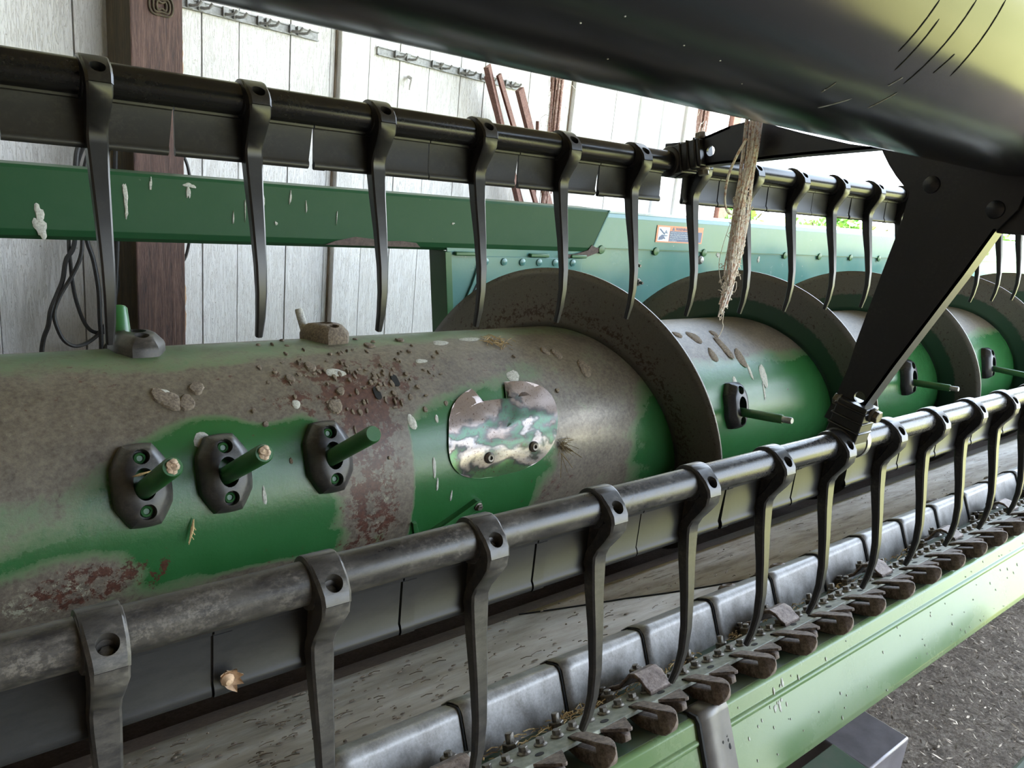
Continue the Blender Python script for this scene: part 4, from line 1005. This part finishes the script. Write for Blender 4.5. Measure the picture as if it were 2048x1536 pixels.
straw_tuft(m, ap(0.805, 12, AR + 0.004), (0.6, -0.35, -0.5), 55, 0.008, 0.030, 0.0004)
straw_tuft(m, ap(0.805, 8, AR + 0.006), (0.5, -0.3, -1.0), 4, 0.03, 0.05, 0.0007)
m_bs = m_simple('brown_straw', (0.17, 0.12, 0.055), 0.8, 0, 0.4, 300)
tag(m.build('straw_tuft', m_bs), 'dark tuft of straw sticking out from under the access cover', 'straw')
m = MB()
for i in range(70):
    x, th = 0.762 + rg.gauss(0, 0.014), 75 + rg.gauss(0, 3.0); R3 = axes_on_drum(x, th); a = rg.uniform(0, PI); l = rg.uniform(0.006, 0.018)
    c = ap(x, th, AR + rg.uniform(0.001, 0.005)); d = R3 @ Vector((math.cos(a), math.sin(a), rg.uniform(-.1, .15))) * l; m.tube([c - d * .5, c + R3 @ Vector((0, 0, .001)), c + d * .5], 0.0005, 4)
tag(m.build('straw_clump', M['straw']), 'golden straw clump lying on top of the auger drum before the flighting', 'straw')
m = MB(); R3 = axes_on_drum(0.245, 8); c = ap(0.247, 9.5, AR + 0.004)
m.tube([c, c + R3 @ Vector((-0.003, -0.012, .003)), c + R3 @ Vector((-0.008, -0.032, .002))], [0.0008, 0.0024, 0.0005], 6)
for k in range(6): 
    s = c + R3 @ Vector((-0.002 - .0008 * k, -0.008 - 0.003 * k, .003)); m.tube([s, s + R3 @ Vector((0.003 * (-1) ** k, -0.006, .001))], 0.0006, 4)
tag(m.build('grain_awn', M['straw']), 'small golden seed head hanging below the leftmost finger guide', 'seed head')
m = MB(); c = ap(0.192, 27, AR + 0.026); m.tube([c + Vector((-.008, 0, -.001)), c + Vector((0, -.002, .001)), c + Vector((.014, 0, .003))], [0.0005, 0.0018, 0.0006], 6)
tag(m.build('straw_chip', M['straw']), 'flat straw chip lying across the leftmost finger slot', 'straw')

# ================================================================== REEL
RC = Vector((0, 0.300, 0.1625)); XA = 0.858
re_ = thing('reel', 'black reel with thick centre tube and flat bat arms across the top right', 'reel', (XA, RC.y, RC.z))
m = MB(); m.lathe((-1.3, RC.y, RC.z), (1, 0, 0), [(0.110, 0), (0.1120, 0.001), (0.1120, 6.2), (0.110, 6.201)], 96); m.build('centre_tube', M['reel'], re_, angle=60)
m = MB(); n = 72; ro, ri = 0.1667, 0.1165
ring = lambda r, x, dy=0, dz=0: [Vector((x, RC.y + dy + r * math.cos(2 * PI * k / n), RC.z + dz + r * math.sin(2 * PI * k / n))) for k in range(n)]
m.loft([ring(ri, XA + .006), ring(ro, XA + .006), ring(ro, XA + .014), ring(ri, XA + .014), ring(ri, XA + .006)], caps=False)
m.build('hub_disc', M['armblack'], re_, angle=40)
def arm_plate(poly, flange_edges, name='arm'):
    m = MB(); m.prism(poly, XA, XA + 0.0035, 'x')
    o = m.build(name, M['armblack'], re_, smooth=False)
    for (a, b) in flange_edges:
        p, q = Vector((0, *poly[a])), Vector((0, *poly[b])); d = (q - p).normalized(); nn = Vector((0, -d.z, d.y)); c = sum((Vector((0, *w)) for w in poly), Vector()) / len(poly)
        if nn.dot(c - p) < 0: nn = -nn
        f = MB(); P0, P1 = p, q
        vs = [P + Vector((x, 0, 0)) + nn * t for P in (P0, P1) for x in (XA, XA + 0.020) for t in (-0.0002, 0.003)]
        f.add(vs, [(0, 1, 3, 2), (4, 6, 7, 5), (0, 4, 5, 1), (2, 3, 7, 6), (0, 2, 6, 4), (1, 5, 7, 3)])
        f.build('flange', M['armblack'], o, smooth=False)
    return o
lowpoly = [(0.437, -0.236), (0.428, -0.206), (0.421, -0.171), (0.418, -0.138), (0.407, -0.063), (0.398, -0.005), (0.396, 0.030), (0.392, 0.062), (0.340, 0.075), (0.285, 0.055), (0.290, 0.020), (0.304, -0.001), (0.323, -0.048), (0.371, -0.158), (0.398, -0.223), (0.406, -0.240)]
def cutarm(o, y, z, r):
    c = MB(); c.cyl((XA - .02, y, z), (1, 0, 0), r, 0.06, 24); c = c.build('c', M['dark'], None); c.location = -ORI[re_.name]
    return c
def arm_with_hole(poly, fl, hy, hz):
    o = arm_plate(poly, fl)
    c = MB(); c.cyl((XA - .02, hy, hz), (1, 0, 0), 0.0065, 0.06, 24); c = c.build('c', M['dark'], None)
    o.parent = None; cutd = c; c.location = -ORI[re_.name]
    cut(o, [c]); o.parent = re_
    for p in o.data.polygons: p.use_smooth = False
    return o
a1 = arm_with_hole(lowpoly, [(11, 12), (12, 13), (13, 14)], 0.4005, -0.2010)
uppoly = [(0.742, 0.068), (0.714, 0.0705), (0.690, 0.0735), (0.640, 0.0925), (0.611, 0.0995), (0.5969, 0.0985), (0.5395, 0.0868), (0.4744, 0.0755), (0.44, 0.0725), (0.439, 0.072), (0.534, 0.061), (0.640, 0.0465), (0.680, 0.041), (0.717, 0.023), (0.742, 0.024)]
a2 = arm_with_hole(uppoly, [(9, 10), (10, 11), (11, 12), (2, 3)], 0.664, 0.0610)
for (y, z) in ((0.3755, 0.0375), (0.3095, 0.018)):
    m = MB(); m.lathe((XA, y, z), (-1, 0, 0), [(0.0090, 0), (0.0085, 0.0015), (0.005, 0.0030), (0, 0.0034)], 20); m.build('arm_bolt', M['armblack'], re_)

LB = Vector((0, 0.4090, -0.2590)); UB = Vector((0, 0.7225, 0.0440)); TR = 0.0140
def socket(C, aim, label):
    """clamp that carries a bat at the end of an arm"""
    aim = Vector((0, *aim)).normalized(); side = Vector((0, -aim.z, aim.y)); n = 40
    m = MB(); m.lathe((XA - 0.014, C.y, C.z), (1, 0, 0), [(0.0175, 0), (0.0205, 0.002), (0.0205, 0.032), (0.0175, 0.034)], n)
    pts = [C + side * 0.019 - aim * 0.004, C + side * 0.018 + aim * 0.052, C - side * 0.018 + aim * 0.052, C - side * 0.019 - aim * 0.004]
    m.prism([(p.y, p.z) for p in pts], XA - 0.012, XA + 0.018, 'x')
    for q in (0.012, 0.024, 0.036): 
        p = C + aim * (q + 0.008); m.prism([((p + side * .020).y, (p + side * .020).z), ((p - side * .020).y, (p - side * .020).z), ((p - side * .020 + aim * .003).y, (p - side * .020 + aim * .003).z), ((p + side * .020 + aim * .003).y, (p + side * .020 + aim * .003).z)], XA - 0.0145, XA + 0.018, 'x')
    o = m.build('bat_bearing', M['plastic_up'], re_, bevel=0.0015)
    for s in (1, -1):
        m = MB(); p = C + side * (0.019 * s) + aim * 0.045 + Vector((XA + 0.003, 0, 0)); hexbolt(m, p, side * s, 0.0075, 0.009, 1.2); m.build('bolt', M['bolt'] if s < 0 and label else M['bolt'], o)
    if label:
        m = MB(); m.lathe((XA + 0.0185, C.y, C.z), (1, 0, 0), [(0.0150, 0), (0.0215, 0.0), (0.0215, 0.009), (0.0150, 0.009)], n); m.prism([((C - side * .0215).y, (C - side * .0215).z), ((C - side * .0195).y, (C - side * .0195).z), ((C - side * .0185 + aim * .040).y, (C - side * .0185 + aim * .040).z), ((C - side * .0205 + aim * .040).y, (C - side * .0205 + aim * .040).z)], XA + 0.0185, XA + 0.0275, 'x')
        m.build('steel_band', M['steel'], o, bevel=0.0006)
socket(LB, (0.02, 0.40) if False else (-0.06, 0.40), True)
socket(UB, (-0.40, 0.12), False)
m = MB(); m2 = MB()
def scuff(m, x0, x1, t0, t1, r):
    n = 14; m.tube([(x0 + (x1 - x0) * i / n, RC.y + 0.1121 * math.cos(rad(t0 + (t1 - t0) * i / n)), RC.z + 0.1121 * math.sin(rad(t0 + (t1 - t0) * i / n))) for i in range(n + 1)], [r * 0.2] + [r] * (n - 1) + [r * 0.2], 5)
for a in ((0.486, 0.496, -158, -135), (0.457, 0.463, -155, -128), (0.424, 0.427, -151, -136), (0.478, 0.477, -141, -134), (0.436, 0.441, -147, -131)): scuff(m, *a, 0.00035)
for a in ((0.468, 0.466, -125, -116), (0.409, 0.410, -122, -117), (0.455, 0.452, -130, -126), (0.44, 0.43, -118, -110)): scuff(m2, *a, 0.0003)
m.build('dark_scuffs', m_simple('dull_scuff', (0.05, 0.05, 0.04), 0.6), re_)['kind'] = 'stuff'
for i, (x, t) in enumerate(((0.242, -122.3), (0.286, -119.4), (0.316, -118), (0.409, -118.3), (0.226, -117.3), (0.35, -112), (0.26, -108), (0.19, -120))):
    a = rad(t); N = Vector((0, math.cos(a), math.sin(a))); splat(m2, RC + Vector((x, 0, 0)) + N * 0.112, (1, 0, 0), N.cross(Vector((1, 0, 0))), N, 0.0005, 0.0004, i, 0.0003, 10)
m2.build('pale_specks', M['splat'], re_)['kind'] = 'stuff'
# hanging front twine (hangs from the centre tube)
fy = 0.590
tw = thing('twine_bundle', 'frayed twine bundle hanging from the reel in front of the rear arm', 'twine', (0.838, fy, 0.13))
rg = random.Random(5); m = MB(); f = MB()
ctr = [(0.833, 0.24), (0.834, 0.16), (0.836, 0.099), (0.839, 0.063), (0.839, 0.033), (0.839, 0.003), (0.841, -0.027), (0.843, -0.070), (0.840, -0.109), (0.833, -0.145)]
def cpt(q):
    i = min(len(ctr) - 2, int(q * (len(ctr) - 1))); k = q * (len(ctr) - 1) - i
    return Vector((ctr[i][0] * (1 - k) + ctr[i + 1][0] * k, fy, ctr[i][1] * (1 - k) + ctr[i + 1][1] * k))
for i in range(28):
    ph = rg.uniform(0, 6.28); rr = 0.0135 * math.sqrt(rg.random()); w1 = rg.uniform(0, 6.28); ln = rg.uniform(0.78, 1.0); pts = []
    side = -1 if i % 2 else 1
    for k in range(19):
        q = k / 18 * ln; sp = 1.0 - 0.72 * q; sv_ = side * 0.0066 * max(0, min(1, (q - 0.42) * 5)) * (1 if q < .8 else .35)
        pts.append(cpt(q) + Vector((rr * math.cos(ph) * sp + sv_ + 0.0013 * math.sin(w1 + 17 * q), rr * math.sin(ph) * sp + 0.0013 * math.cos(w1 + 13 * q), 0)))
    m.tube(spline(pts, 2), 0.0011, 6)
    e = pts[-1]
    for j in range(5):
        c = [pts[rg.randint(11, 18)]]
        for k in range(6): c.append(c[-1] + Vector((rg.uniform(-.0045, .0045), rg.uniform(-.003, .003), rg.uniform(-.007, .0045))))
        f.tube(spline(c, 3), 0.00042, 4)
lp = [(0.828, 0.075), (0.815, 0.055), (0.806, 0.035), (0.803, 0.015), (0.806, -0.002), (0.815, -0.013), (0.828, -0.015), (0.840, -0.006)]
m.tube(spline([(x, fy, z) for x, z in lp], 6), 0.0014, 6); m.tube(spline([(x + 0.004, fy + .004, z) for x, z in lp[:4]], 6), 0.0011, 6)
f.tube(spline([(0.842, fy, -0.14), (0.843, fy, -0.152), (0.846, fy, -0.158), (0.842, fy, -0.168), (0.838, fy, -0.172)], 5), 0.0006, 5)
f.tube(spline([(0.826, fy, -0.02), (0.818, fy, -0.045), (0.814, fy, -0.07), (0.817, fy, -0.085), (0.825, fy, -0.10)], 5), 0.0004, 5)
m.build('strands', M['twine'], tw)['kind'] = 'stuff'; f.build('frayed_ends', M['fibre'], tw)['kind'] = 'stuff'

# ================================================================== BATS WITH TINES
def tine_proto(mats, name):
    m = MB(); n = 32
    m.lathe((-0.0115, 0, 0), (1, 0, 0), [(0.0142, 0), (0.0172, 0.0008), (0.0176, 0.0022), (0.0176, 0.0208), (0.0172, 0.0222), (0.0142, 0.023)], n)
    # nose: from the ring forward and down
    top = [(-0.0010, 0.0176), (-0.010, 0.0150), (-0.0195, 0.0085), (-0.0250, 0.0020), (-0.0268, -0.0045)]
    bot = [(0.0, 0.006), (-0.006, 0.002), (-0.013, -0.003), (-0.016, -0.008), (-0.0165, -0.012)]
    hw = [0.0115, 0.0113, 0.0108, 0.0102, 0.0098]
    def sec(a, b, w, c=0.002):
        a, b = Vector((0, *a)), Vector((0, *b)); d = (b - a).normalized()
        return [Vector((-w, 0, 0)) + a + d * c, Vector((-w + c, 0, 0)) + a, Vector((w - c, 0, 0)) + a, Vector((w, 0, 0)) + a + d * c, Vector((w, 0, 0)) + b - d * c, Vector((w - c, 0, 0)) + b, Vector((-w + c, 0, 0)) + b, Vector((-w, 0, 0)) + b - d * c]
    m.loft([sec(a, b, w) for a, b, w in zip(top, bot, hw)])
    cap = m.build(name, mats, None, angle=40)
    c = MB(); c.lathe((0, -0.0150, -0.0020), (0, -0.50, 0.87), [(0.0054, 0), (0.0064, 0.025)], 24); c = c.build('c', M['dark'], None)
    cut(cap, [c])
    m = MB()
    fr = [(-0.0262, -0.0052), (-0.0258, -0.0130), (-0.0205, -0.0225), (-0.0125, -0.0345), (-0.0095, -0.0425), (-0.0100, -0.0500), (-0.0135, -0.0750), (-0.0200, -0.1100), (-0.0255, -0.1450), (-0.0265, -0.1700), (-0.0240, -0.1930), (-0.0190, -0.2120)]
    bk = [(-0.0100, -0.0090), (-0.0100, -0.0170), (-0.0060, -0.0265), (0.0005, -0.0380), (0.0030, -0.0440), (0.0035, -0.0510), (-0.0010, -0.0760), (-0.0095, -0.1100), (-0.0165, -0.1450), (-0.0185, -0.1700), (-0.0170, -0.1910), (-0.0130, -0.2100)]
    hw = [0.0096, 0.0095, 0.0088, 0.0080, 0.0080, 0.0080, 0.0070, 0.0060, 0.0052, 0.0047, 0.0042, 0.0032]
    m.loft([sec(a, b, w, 0.0016) for a, b, w in zip(fr, bk, hw)])
    # flat side web behind the neck
    web = [(0.0, -0.010), (-0.012, -0.012), (-0.006, -0.028), (0.001, -0.042), (0.0015, -0.056), (0.0085, -0.050), (0.0125, -0.032), (0.0150, -0.010), (0.0165, 0.0)]
    m.prism(web, -0.0065, 0.0065, 'x')
    body = m.build('stem', mats, None, angle=40)
    body.data.materials.clear(); body.data.materials.append(mats)
    body.parent = cap
    m = MB(); hexbolt(m, (0, -0.0153, -0.0016), (0, -0.50, 0.87), 0.0034, 0.0030, 1.3); b = m.build('clamp_bolt', M['bolt'], None); b.parent = cap
    return cap
def slat_mesh(L, mat, wedge=0.0, name='slat_panel'):
    """panel hanging under the tube, with a rounded bead along its lower edge"""
    pr = [(0.0020, -0.0150), (0.0040, -0.0155), (0.0045, -0.0185), (0.0042, -0.0560), (0.0050, -0.0585), (0.0044, -0.0618), (0.0020, -0.0628), (0.0000, -0.0614), (-0.0008, -0.0588), (0.0000, -0.0560), (0.0018, -0.0535), (0.0018, -0.0195), (-0.0008, -0.0185), (-0.0012, -0.0155)]
    m = MB(); ex = lambda z: L - 0.0008 - wedge * max(0.0, (-0.020 - z) / 0.042)
    m.loft([[(0.0006, y, z) for y, z in pr], [(ex(z), y, z) for y, z in pr]])
    if wedge == 0: m.prism([(0.0018, -0.0200), (0.0010, -0.0204), (0.0010, -0.0530), (-0.0007, -0.0557), (-0.0015, -0.0588), (-0.0006, -0.0618), (0.0018, -0.0635), (0.0046, -0.0624), (0.0018, -0.0600)], 0.0006, 0.0120, 'x')
    return m.build(name, mat, None, angle=50)
def bat(label, C, x0, x1, tines, joints, tm, pm, sm, rot, skip, slen=1.0, wedge=lambda b: 0.0):
    t = thing('reel_bat', label, 'reel bat', (x0, C.y, C.z), 'tined reel bats')
    m = MB(); m.lathe((x0, C.y, C.z), (1, 0, 0), [(TR * .96, 0), (TR, 0.001), (TR, x1 - x0), (TR * .96, x1 - x0 + .001)], 48); m.build('bat_tube', tm, t, angle=60)
    p = tine_proto(pm, 'tine'); rg = random.Random(4)
    for i, x in enumerate(tines):
        o = p if i == 0 else dup(p)
        o.parent = t; o.location = Vector((x, C.y, C.z)) - ORI[t.name]; o.rotation_euler.x = rot + rg.uniform(-0.012, 0.012)
    cache = {}
    for a, b in zip(joints[:-1], joints[1:]):
        if skip(a, b): continue
        L = (round(b - a, 4), wedge(b))
        if L not in cache: o = cache[L] = slat_mesh(L[0], sm, L[1])
        else: o = cache[L].copy(); COL.objects.link(o)
        o.parent = t; o.location = Vector((a, C.y, C.z)) - ORI[t.name]; o.rotation_euler.x = rot; o.scale = (1, 1, slen)
    return t
ltx = [-0.18 + 0.127 * i for i in range(0, 2)] + [0.074 + 0.127 * k for k in range(0, 19)]
lj = [-0.3, -0.118, 0.0105]
js = [0.134, 0.2645, 0.3885, 0.514, 0.640, 0.769]
J = []
allj = [-0.25, -0.12, 0.008, 0.134, 0.2645, 0.3885, 0.514, 0.640, 0.769, 0.852, 0.887, 1.024, 1.1385, 1.265, 1.392, 1.519, 1.646, 1.773, 1.9, 2.03, 2.155]
def gapped(allj, gap):
    out = []
    for a, b in zip(allj[:-1], allj[1:]): out.append((a, b))
    return out
lowbat = bat('front tined bat of the reel, running low across the picture above the knife', LB, -0.9, 3.2, ltx, allj, M['tube'], M['plastic'], M['slat'], 0.0, lambda a, b: abs(a - 0.852) < 1e-3, 1.0, lambda b: 0.004 if abs(b - 0.640) < 1e-3 else 0.0)
uj = [-0.18, -0.05, 0.078, 0.204, 0.331, 0.462, 0.585, 0.717, 0.838, 0.884, 0.966, 1.092, 1.225, 1.352, 1.482, 1.61, 1.737, 1.864, 1.99, 2.117, 2.244, 2.37, 2.497, 2.624, 2.75, 2.878]
upbat = bat('rear tined bat of the reel, running behind in front of the green beam', UB, -0.9, 4.0, [-0.111, 0.0163] + [0.1430 + 0.1267 * k for k in range(0, 22)], uj, M['tube_up'], M['plastic_up'], M['slat_up'], rad(-3.0), lambda a, b: abs(a - 0.838) < 1e-3, 0.86, lambda b: 0.0042 if min(abs(b - q) for q in (0.204, 0.331, 0.585, 0.717, 1.352)) < 1e-3 else 0.0)
# husk caught on the slat
m = MB(); c = Vector((0.141, LB.y - 0.001, -0.3080)); U = Vector((1, 0, 0)); V = Vector((0, 0, 1)); N = Vector((0, -1, 0))
for k in range(5):
    a = rad(-60 + 40 * k); d = (U * math.cos(a) + V * math.sin(a)); s = (U * -math.sin(a) + V * math.cos(a)); rows = []
    for i in range(6):
        q = i / 5; w = 0.0035 * math.sin(PI * min(1, q * 0.9 + 0.1)); p = c + d * (0.009 * q) + N * (0.001 + 0.006 * q * q)
        rows.append([p + s * w + N * .0012, p + N * 0.0, p - s * w + N * .0012, p - N * .0005])
    m.loft(rows)
m.lathe(c + N * 0.0022, N, [(0.004, 0), (0.0042, 0.002), (0.002, 0.005), (0, 0.0055)], 10)
tag(m.build('seed_husk', m_simple('pale_husk', (0.42, 0.29, 0.19), 0.7, 0, 0.3, 200)), 'small pale open seed husk stuck on the slat of the front bat', 'husk')

# ================================================================== BEYOND THE SHED
def shrub(c, r, h, seed, label):
    rg = random.Random(seed); t = thing('shrub', label, 'shrub', c, 'shrubs beyond the open end of the shed')
    m = MB()
    for i in range(6):
        a = rg.uniform(0, 6.28); m.tube([Vector(c), Vector(c) + Vector((math.cos(a) * r * .4, math.sin(a) * r * .4, h * .5)), Vector(c) + Vector((math.cos(a) * r * .7, math.sin(a) * r * .7, h * .9))], [0.03, 0.02, 0.01], 6)
    m.build('stem', M['post2'], t)
    m = MB()
    for i in range(2600):
        a = rg.uniform(0, 2 * PI); b = rg.uniform(0, PI / 2); q = rg.uniform(0.75, 1.0) * (1 + 0.15 * math.sin(5 * a) * math.cos(4 * b))
        p = Vector(c) + Vector((math.cos(a) * math.cos(b) * r * q, math.sin(a) * math.cos(b) * r * q, h * (0.08 + 0.92 * math.sin(b) * q)))
        u = Vector((rg.gauss(0, 1), rg.gauss(0, 1), rg.gauss(0, 1))).normalized(); v = u.cross(Vector((rg.gauss(0, 1), rg.gauss(0, 1), 1))).normalized(); s = rg.uniform(0.04, 0.09)
        m.add([p - u * s, p + v * s * .55, p + u * s, p - v * s * .55], [(0, 1, 2, 3)])
    m.build('foliage', M['leaf'], t, smooth=False)
for i, (x, y, r, h, lab) in enumerate(((9.2, 6.9, 0.95, 1.12, 'leafy green shrub beyond the wall corner, behind the twine'), (10.9, 5.95, 0.95, 1.06, 'leafy green shrub in sunlight right of the twine'), (13.0, 4.6, 0.9, 0.98, 'low leafy shrub farthest right in the opening'))):
    shrub((x, y, GZ + 0.03), r, h, 60 + i, lab)
